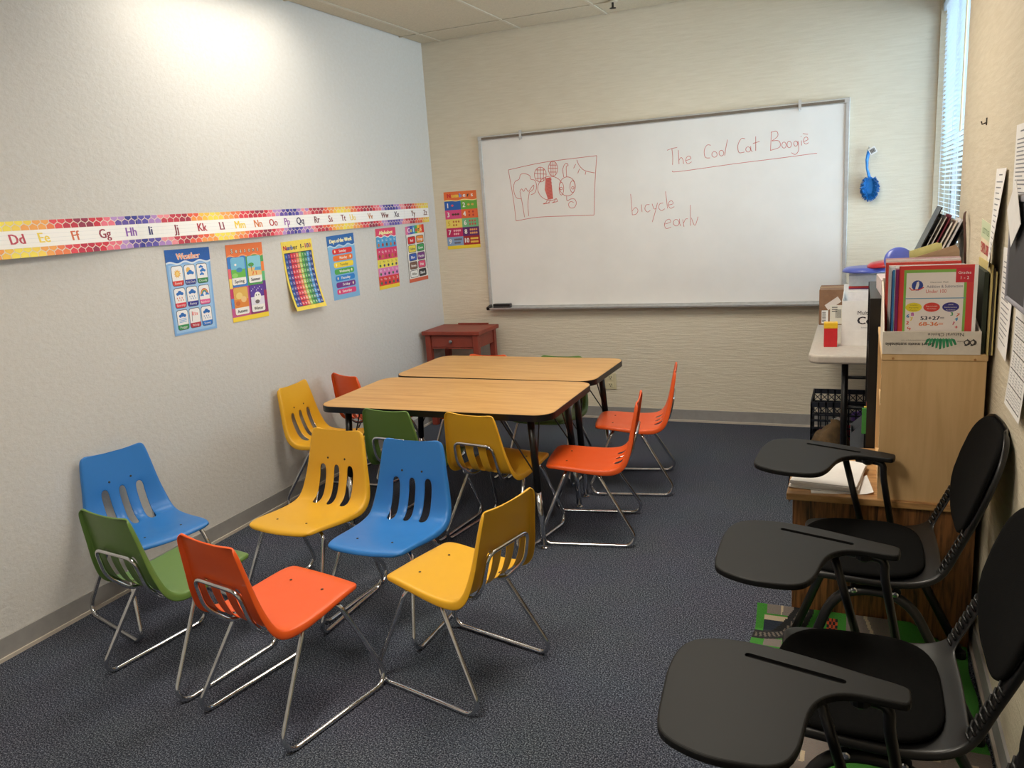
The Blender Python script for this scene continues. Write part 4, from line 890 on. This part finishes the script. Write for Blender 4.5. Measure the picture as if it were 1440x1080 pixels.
BOOKS = [(-.124, .0065, (214, 62, 58), .215, .27, .035, 'red-bordered addition and subtraction workbook at the front of the box'),
         (-.112, .006, (150, 40, 110), .210, .26, .026, 'purple workbook behind the front one in the box'), (-.101, .008, (236, 232, 230), .214, .265, .024, 'white workbook with purple edge in the box'),
         (-.086, .010, (64, 140, 200), .205, .255, .018, 'blue workbook in the middle of the box'), (-.071, .008, (60, 60, 130), .20, .25, .016, 'dark blue workbook in the box'),
         (-.054, .012, (238, 236, 236), .214, .262, .012, 'thick white workbook in the box'), (-.036, .010, (232, 226, 224), .214, .265, .008, 'pale grey workbook near the back of the box'),
         (-.014, .014, (214, 72, 60), .215, .272, .0, 'red-orange workbook second from the back of the box'), (.012, .010, (240, 238, 236), .216, .279, .0, 'white workbook standing tallest at the back of the box'), (.036, .010, (226, 190, 196), .216, .282, .0, 'pink-edged workbook at the very back of the box')]
for i, (y, t, c, w, h, dx, lab) in enumerate(BOOKS):
    b = empty('workbook', (3.126-.130+dx, -2.50+y, 1.0056), 0, lab, 'book', 'workbooks standing in the carton')
    MB().box(.001, w-.001, .001, t-.001, .001, h-.001).build('pages', M_WHITE, b)
    cm = flat('cover_%d' % i, c); k = MB(); k.box(0, .0012, 0, t, 0, h); k.box(0, w, 0, .0008, 0, h); k.box(0, w, t-.0008, t, 0, h); cv = k.build('cover', cm, b)
    if i == 0:
        P = Print(); P.rect(.004, 0, w-.014, h, (214, 62, 58)); P.rect(.014, 0, .186-.014, h-.012, (130, 180, 80), 1); P.rect(.021, 0, .172-.014, h-.021, (236, 226, 220), 2); P.rect(w-.010, 0, .010, h, WHT, 1)
        P.rect(.018, .168, .165, .003, (110, 160, 190), 3); P.rect(.156, .217, .046, .044, (206, 44, 60), 3); P.textw('Grades', .179, .243, .008, WHT, .034, 4); P.textw('1 - 2', .179, .227, .009, WHT, .022, 4)
        P.ell(.052, .210, .016, .016, (50, 70, 150), 3); P.poly([(.046, .198), (.053, .197), (.057, .212), (.056, .223), (.050, .220)], (230, 226, 226), 4); P.line([(.030, .204), (.036, .196), (.058, .197), (.070, .204)], .003, (210, 60, 50), 4)
        P.textw('Classroom Math', .112, .217, .0045, (90, 80, 80), .05, 3); P.textw('Addition & Subtraction', .127, .202, .0085, (90, 84, 110), .098, 3); P.textw('Under 100', .104, .186, .011, (206, 70, 60), .056, 3)
        for x, c2, tx in ((.044, (232, 212, 50), ('Includes', 'Regrouping', 'Practice')), (.094, (216, 66, 56), ('Reproducible', 'Worksheets')), (.146, (56, 50, 130), ('Skill', 'Reinforcement', 'Activities'))):
            P.ell(x, .142, .023, .0145, c2, 3, 20)
            for q, s_ in enumerate(tx): P.textw(s_, x, .149-q*.008-.0012-(.004 if len(tx) == 2 else 0), .0032, (240, 236, 220) if c2[1] < 200 else (120, 100, 40), len(s_)*.0026, 4)
        P.textw('53+27=', .097, .102, .012, (50, 46, 66), .064, 3, 0, .06); P.textw('68-36=', .094, .084, .012, (226, 120, 60), .066, 3, 0, .06)
        for s_, x, y_, c2, rr in (('6', .028, .110, (60, 130, 190), -.2), ('8', .042, .115, (190, 80, 170), .1), ('7', .039, .100, (236, 210, 90), 0), ('2', .028, .088, (226, 80, 70), -.1), ('5', .037, .072, (214, 70, 60), .8), ('3', .150, .115, (70, 150, 90), 0), ('7', .165, .112, (206, 90, 50), -.3), ('4', .162, .099, (60, 140, 190), -.2), ('?', .155, .086, (190, 60, 90), -.2), ('+', .164, .074, (210, 60, 60), 0)): P.text(s_, x, y_, .011, c2, 3, 1, rr, .08)
        P.build('printed_cover', b, lambda u, v, h_: (u, -h_, v))
def leaf(name, poly, y, t, m, label, cat, tilt=0):
    o = MB().prism(poly, -t/2, t/2, lambda a, b_, c: (a, c, b_)).build(name, m); o.location = (3.126, y, 1.006); o.rotation_euler = (tilt, 0, 0); return tag(o, label, cat)
leaf('folder', [(-.10, .0), (.10, 0), (.085, .300), (.075, .318), (-.03, .285), (-.09, .268)], -2.440, .0016, flat('manila', (178, 148, 118)), 'tan manila folder standing up at the back of book box', 'folder')
leaf('booklet', [(-.04, .0), (.07, 0), (.035, .322), (.02, .326), (-.06, .300)], -2.425, .002, flat('green_booklet', (226, 222, 150)), 'yellow and green booklet tilted behind the manila folder', 'booklet')
o = MB().box(-.006, .006, -.13, .13, 0, .25).build('dark_folder', flat('dark_green_folder', (42, 50, 36))); o.location = (3.268, -2.50, 1.0022); tag(o, 'dark green folder standing between the book box and the wall', 'folder')
for q, (c, nm, xx) in enumerate((((206, 186, 120), 'yellow', 3.280), ((70, 58, 44), 'brown', 3.286), ((214, 196, 130), 'pale yellow', 3.291))):
    o = MB().box(-.0018, .0018, -.16, .14, 0, .272-.01*q).build('poster_board', flat('board_%d' % q, c)); o.location = (xx, -2.49, 1.0022); tag(o, '%s poster board standing on edge against the right wall' % nm, 'board', 'boards standing against the wall')
# ------------------------------------------------------------------ on top of the black bookcase
mh = empty('magazine_holder', (3.225, -1.62, 1.146), 0, 'black open magazine holder leaning with papers on the black bookcase', 'magazine holder')
Rm = Matrix.Rotation(math.radians(24), 3, 'Y')
def hb(name, a, m, p=mh): return MB().box(*a, Rm, (-.06, 0, .035)).build(name, m, p)
hb('side_wall', (-.055, -.051, -.11, .11, 0, .240), M_BLACKP); hb('side_wall', (.051, .055, -.11, .11, 0, .225), M_BLACKP); hb('end_wall', (-.055, .055, .106, .11, 0, .215), M_BLACKP); hb('base', (-.055, .055, -.11, .11, 0, .004), M_BLACKP); hb('end_wall', (-.055, .055, -.11, -.106, 0, .06), M_BLACKP)
for q in range(6):
    o = MB().box(-.001-.0008*q, .002, -.10, .10, .005, .20+.012*(q % 3), Rm, (-.06, 0, .035)).build('paper_bundle', flat('mag_%d' % q, ((232, 230, 232), (216, 212, 208), (120, 40, 60), (236, 230, 226), (232, 222, 212), (214, 214, 220))[q]))
    o.location = Vector((3.225, -1.62, 1.146))+Rm @ Vector((-.036+.0145*q, 0, 0)); tag(o, ('white magazine nearest the left in the black holder', 'grey magazine second in the black holder', 'maroon magazine in the black holder', 'cream magazine in the black holder', 'beige magazine in the black holder', 'blue-grey magazine at the right of the black holder')[q], 'magazine', 'magazines in the black holder')
slab('magazine_pile', 2.99, 3.22, -1.98, -1.72, 1.1055, 1.165, flat('pile_paper', (206, 190, 190)), 'pile of magazines lying flat on the black bookcase', 'magazines', .05)
slab('magazine_pile', 3.08, 3.275, -1.705, -1.50, 1.1055, 1.146, flat('pile_paper2', (214, 206, 196)), 'low pile of papers under the black magazine holder', 'papers', .0)
def disc(name, c, r, m, label, tilt=(0, 0, 0)):
    o = MB().lathe([(.0, .016), (r*.6, .016), (r*.86, .013), (r*.97, .004), (r, -.006), (r*.985, -.008), (r*.95, .002), (r*.84, .010), (r*.6, .0125), (0, .0125)], 32).build(name, m, None, smooth=True); o.location = c; o.rotation_euler = tilt; return tag(o, label, 'disc')
disc('plastic_disc', (2.955, -.98, 1.112), .118, M_DISCB, 'blue plastic disc lying flat on the white carton')
disc('plastic_disc', (3.06, -1.02, 1.142), .11, M_DISCR, 'red plastic disc overlapping the blue one', (0, -.08, 0))
disc('plastic_disc', (3.062, -1.80, 1.225), .055, M_DISCB, 'small blue plastic disc standing tilted on the black bookcase', (math.radians(66), 0, .1))
# ------------------------------------------------------------------ folding table and what stands on it
ft = empty('folding_table', (2.995, -.76, 0), 0, 'light grey plastic folding table along the right wall by whiteboard', 'table')
MB().prism(rrect(-.295, -.60, .295, .60, .06, 8), .700, .745).build('table_top', M_TABGREY, ft, bevel=.012, seg=3)
for y in (-.44, .255):
    for x in ((-.13, .13) if y < 0 else (-.138, .138)): MB().tube(fillet([(x, y, .70), (x, y, .02)], .01), .016, 10).build('leg', M_BLACKM, ft, smooth=True)
    MB().tube([(-.20, y, .016), (.20, y, .016)], .014, 10).build('foot_bar', M_BLACKM, ft, smooth=True); MB().tube([(-.13, y, .45), (.13, y, .45)], .010, 8).build('leg_brace', M_BLACKM, ft, smooth=True)
cr = empty('cardboard_box', (2.828, -.315, .745), 0, 'brown cardboard shipping box with white labels at back of folding table', 'box')
MB().box(-.12, .12, -.12, .12, 0, .205).build('carton', M_CARD, cr, bevel=.003)
MB().box(-.121, .121, -.022, .022, .2045, .2062).build('tape', flat('tape', (176, 140, 104)), cr)
pp = Print(); pp.poly([(-.09, .115), (-.02, .165), (.0, .135), (-.07, .085)], (226, 214, 204)); pp.rect(-.105, .01, .035, .075, WHT); pp.rect(-.06, .005, .10, .11, (226, 220, 206))
for q in range(8): pp.rect(-.102, .016+q*.008, .02, .004, (70, 66, 66), 1); pp.rect(-.03+q*.004, .04, .002, .05, (80, 76, 70), 1)
for q in range(3): pp.rect(-.05, .1-.012*q, .03, .005, (90, 84, 80), 1)
pp.build('shipping_label', cr, lambda u, v, h: (u, -.12-h, v))
wc = empty('white_carton', (2.985, -.88, .745), 0, 'white copy paper carton full of papers on the folding table', 'box')
MB().box(-.142, .142, -.215, -.211, 0, .225).build('front_panel', M_WHITE, wc); MB().box(-.142, .142, .211, .215, 0, .26).build('back_panel', M_WHITE, wc)
for x in (-.142, .138): MB().box(x, x+.004, -.211, .211, 0, .225).build('side_panel', M_WHITE, wc)
MB().box(-.138, .138, -.211, .211, 0, .004).build('box_bottom', M_WHITE, wc); MB().box(-.1435, .1435, -.2165, -.215, 0, .075).build('lid_lip', M_WHITE, wc)
pp = Print(); pp.textw('Multipurpose', .0, .155, .020, (50, 46, 56), .14, 1); pp.textw('Copy', -.008, .108, .038, (40, 38, 50), .125, 1, 0, .05); pp.textw('letter size 8.5 x 11', .0, .088, .006, (100, 96, 104), .10, 1)
pp.build('printed_artwork', wc, lambda u, v, h: (u, -.2152-h, v))
for q, (c, h, y, nm) in enumerate((((240, 236, 236), .262, -.19, 'white'), ((232, 214, 120), .25, -.17, 'yellow'), ((238, 236, 240), .268, -.15, 'white'), ((110, 40, 90), .272, -.13, 'purple'), ((206, 60, 60), .28, -.11, 'red'), ((150, 180, 80), .278, -.09, 'lime green'), ((240, 238, 236), .33, -.07, 'white'), ((230, 226, 220), .352, -.03, 'white'))):
    o = MB().box(-.115, .13, 0, .012+(.02 if q > 5 else 0), 0, h).build('paper_folder', flat('fold_%d' % q, c)); o.location = (2.985, -.88+y, .7495)
    tag(o, '%s folder of papers standing in the white carton, %s from the front' % (nm, ('first', 'second', 'third', 'fourth', 'fifth', 'sixth', 'seventh', 'eighth')[q]), 'folder', 'folders in the white carton')
rb = empty('small_carton', (2.794, -1.12, .745), .06, 'small red box with a yellow lid on the folding table corner', 'box')
MB().box(-.032, .030, -.025, .025, 0, .098).build('carton', flat('box_red', (206, 36, 44), .5), rb, bevel=.002); MB().box(-.033, .031, -.026, .026, .094, .122).build('lid', flat('box_yellow', (240, 190, 40), .5), rb, bevel=.002)
pp = Print(); pp.ell(0, .05, .02, .026, (120, 40, 60)); pp.ell(0, .05, .012, .014, (90, 120, 60), 1); pp.build('printed_artwork', rb, lambda u, v, h: (.0302+h, u, v))
# ------------------------------------------------------------------ under the folding table
ck = empty('milk_crate', (2.84, -.285, 0), 0, 'black lattice milk crate on the floor under the folding table', 'crate')
def side(fn, w, nm):
    k = MB()
    for z0, z1 in ((0, .03), (.075, .085), (.12, .13), (.165, .175), (.20, .21), (.255, .285)): k.box(-w, w, -.004, .004, z0, z1)
    for q in range(9): x = -w+q*2*w/8; k.box(x-.004, x+.004, -.004, .004, 0, .285)
    for q in range(8):
        x0 = -w+q*2*w/8; x1 = x0+2*w/8; k.tube([(x0, 0, .21), (x1, 0, .255)], .003, 4); k.tube([(x1, 0, .21), (x0, 0, .255)], .003, 4)
    k.v = [fn(*v) for v in k.v]; k.build(nm, M_CRATE, ck)
side(lambda x, y, z: (x, y-.17, z), .165, 'lattice_side'); side(lambda x, y, z: (x, y+.17, z), .165, 'lattice_side'); side(lambda x, y, z: (y-.165, x, z), .17, 'lattice_side'); side(lambda x, y, z: (y+.165, x, z), .17, 'lattice_side')
MB().box(-.165, .165, -.17, .17, .002, .010).build('crate_bottom', M_CRATE, ck)
for q, (x, y, c, r, nm) in enumerate(((2.76, -.36, (150, 40, 90), .05, 'magenta'), (2.82, -.38, (226, 226, 232), .045, 'white'), (2.90, -.34, (170, 40, 60), .055, 'red'), (2.94, -.24, (90, 60, 140), .05, 'purple'))):
    k = MB().lathe([(.006, -r), (r*.6, -r*.8), (r, -r*.2), (r*.95, r*.3), (r*.6, r*.8), (.006, r)], 12, fn=lambda v: v*(1+.12*math.sin(7*v.x/r+3*v.y/r))); o = k.build('crumpled_cloth', flat('toy_%d' % q, c), None, smooth=True); o.location = (x, y, .012+r+.07*(q % 2)); tag(o, '%s crumpled cloth lying in the milk crate' % nm, 'cloth', 'cloths in the milk crate')
def blob(u, v): 
    a = u*2*math.pi; r = math.sin(v*math.pi)**.6; z = -math.cos(v*math.pi)
    w = 1+.10*math.sin(3*a+2*z)+.06*math.sin(7*a+4*z+1)
    return (2.79+.095*r*w*math.cos(a)*(1-.25*z), -.66+.105*r*w*math.sin(a), .105+.104*z+(.03 if z > .5 else 0)*math.cos(a))
o = MB().grid(28, 14, blob).build('cloth_bag', M_BROWNBAG, None, smooth=True); tag(o, 'slumped brown cloth bag on the floor in front of the milk crate', 'bag')
mg = empty('magazine_file', (2.955, -.80, 0), 0, 'light grey cardboard magazine file with slanted top beside brown bag', 'magazine file')
for y in (-.10, .096): MB().prism([(-.06, 0), (.06, 0), (.06, .31), (.03, .31), (-.06, .225)], y, y+.004, lambda a, b_, c: (a, c, b_)).build('side_panel', M_FILEGREY, mg)
MB().box(-.06, -.056, -.096, .096, 0, .225).build('front_panel', M_FILEGREY, mg); MB().box(.056, .06, -.096, .096, 0, .31).build('back_panel', M_FILEGREY, mg); MB().box(-.056, .056, -.096, .096, 0, .004).build('base', M_FILEGREY, mg)
# ------------------------------------------------------------------ papers and things on the right wall
def wpaper(y0, y1, z0, z1, label, curl=None, lines=18, draw=None, m=None, name='wall_paper_sheet', cat='paper'):
    W_, H_ = abs(y1-y0)*100, (z1-z0)*100
    def dr_(P):
        if draw: draw(P, W_, H_)
        else:
            P.rect(W_*.3, H_*.93, W_*.4, H_*.012, (90, 90, 95))
            for q in range(lines): P.rect(W_*.12, H_*(.86-.8*q/lines), W_*random.uniform(.45, .76), H_*.012, (120, 120, 126))
    return poster(name, label, cat, [(y0, z1), (y1, z1), (y1, z0), (y0, z0)], 'R', m or M_WHITE, dr_, (W_, H_), curl, nu=12, nv=12)
wpaper(-2.46, -2.68, 1.262, 1.552, 'white printed sheet curling away from right wall above the book box', lambda u, v: .03*max(0, u-.25)*(1.2-v)+.010*(1-v), 14)
wpaper(-2.80, -3.02, 1.372, 1.660, 'tall white printed list taped to the right wall above the grey wall pocket', lambda u, v: .004, 22)
wpaper(-2.69, -2.91, 1.035, 1.330, 'white printed sheet taped low on right wall beside the grey wall pocket', lambda u, v: .010*(1-v)*u, 16)
def d_grid(P, W_, H_):
    for q in range(6): P.rect(W_*.08, H_*(.05+.17*q), W_*.86, H_*.012, (40, 40, 44))
    for q in range(6): P.rect(W_*(.08+.172*q), H_*.05, W_*.008, H_*.86, (70, 70, 74))
    for a in range(5):
        for b_ in range(5):
            for q in range(4): P.rect(W_*(.10+.172*a), H_*(.09+.17*b_+.028*q), W_*.11, H_*.008, (150, 150, 155))
wpaper(-2.95, -3.17, .93, 1.192, 'white calendar grid sheet taped under the grey wall pocket', lambda u, v: .012*(1-v)*(1-v), draw=d_grid)
wpk = empty('wall_pocket', (XR, -3.155, 1.352), 0, 'dark grey hanging wall pocket with a light grey rim on right wall', 'wall pocket')
MB().box(-.036, -.002, -.128, .128, -.122, .118).build('pocket_body', flat('pocket_dark', (62, 62, 66)), wpk, bevel=.004)
k = MB(); k.box(-.040, -.001, .126, .140, -.132, .132); k.box(-.040, -.001, -.140, -.126, -.132, .132); k.box(-.040, -.001, -.128, .128, .116, .132); k.box(-.040, -.001, -.128, .128, -.132, -.120); k.build('rim', flat('pocket_rim', (150, 148, 156)), wpk, bevel=.004)
o = MB().prism([(-3.022, 1.448), (-3.12, 1.52), (-3.22, 1.42), (-3.11, 1.36)], XR-.047, XR-.0458, lambda a, b_, c: (c, a, b_)).build('folded_paper', M_WHITE); tag(o, 'white sheet stuck askew over the grey wall pocket', 'paper')
def d_cover(P, W_, H_):
    P.rect(0, H_*.78, W_, H_*.22, (196, 206, 170)); P.textw('LITTLE', W_*.5, H_*.84, H_*.07, (90, 130, 80), W_*.7, 2); P.textw('EXPLORE', W_*.5, H_*.60, H_*.13, (190, 70, 66), W_*.86, 2, 0, .08)
    P.ell(W_*.35, H_*.25, W_*.18, H_*.22, (176, 130, 96), 1); P.ell(W_*.68, H_*.28, W_*.16, H_*.2, (110, 140, 90), 1)
poster('picture_card', 'small illustrated card with red title on right wall behind the books', 'card', [(-2.20, 1.392), (-2.42, 1.38), (-2.43, 1.12), (-2.21, 1.12)], 'R', flat('card_cream', (226, 212, 180)), lambda P: d_cover(P, 22, 26), (22, 26))
stp = MB().tube(smooth_pts_3 if False else fillet([(XR-.012, -1.80, 1.40), (XR-.022, -1.86, 1.39), (XR-.016, -1.885, 1.30), (XR-.012, -1.88, 1.21)], .03), .006, 6, sy=.5).build('hanging_strap', flat('strap_brown', (74, 44, 32)), None, smooth=True); tag(stp, 'dark brown strap hanging on the right wall beside window', 'strap')
hk = empty('wall_gouge', (XR, -2.16, 1.712), 0, 'made-up hook shape for a small dark gouge high on the right wall beside the window', 'hook')  # made-up hook shape standing in for a dark gouge in the wall
MB().box(-.003, 0, -.008, .008, -.012, .012).build('gouge_plate', M_RIVET, hk, bevel=.001)
MB().tube([(-.003, 0, -.004), (-.014, 0, -.008), (-.017, 0, .002)], .0025, 6).build('gouge_arm', M_RIVET, hk)
o = MB().sheet(6, 8, lambda u, v, h: (2.703-.012*math.sin(v*2.6)*(1-v)-.004*math.sin(u*9)-h, -2.47+.14*u, .40+.118*v), .0005).build('plastic_sleeve', M_GLASS, None, smooth=True); tag(o, 'clear plastic sleeve hanging over the left edge of the oak cabinet', 'plastic sleeve')
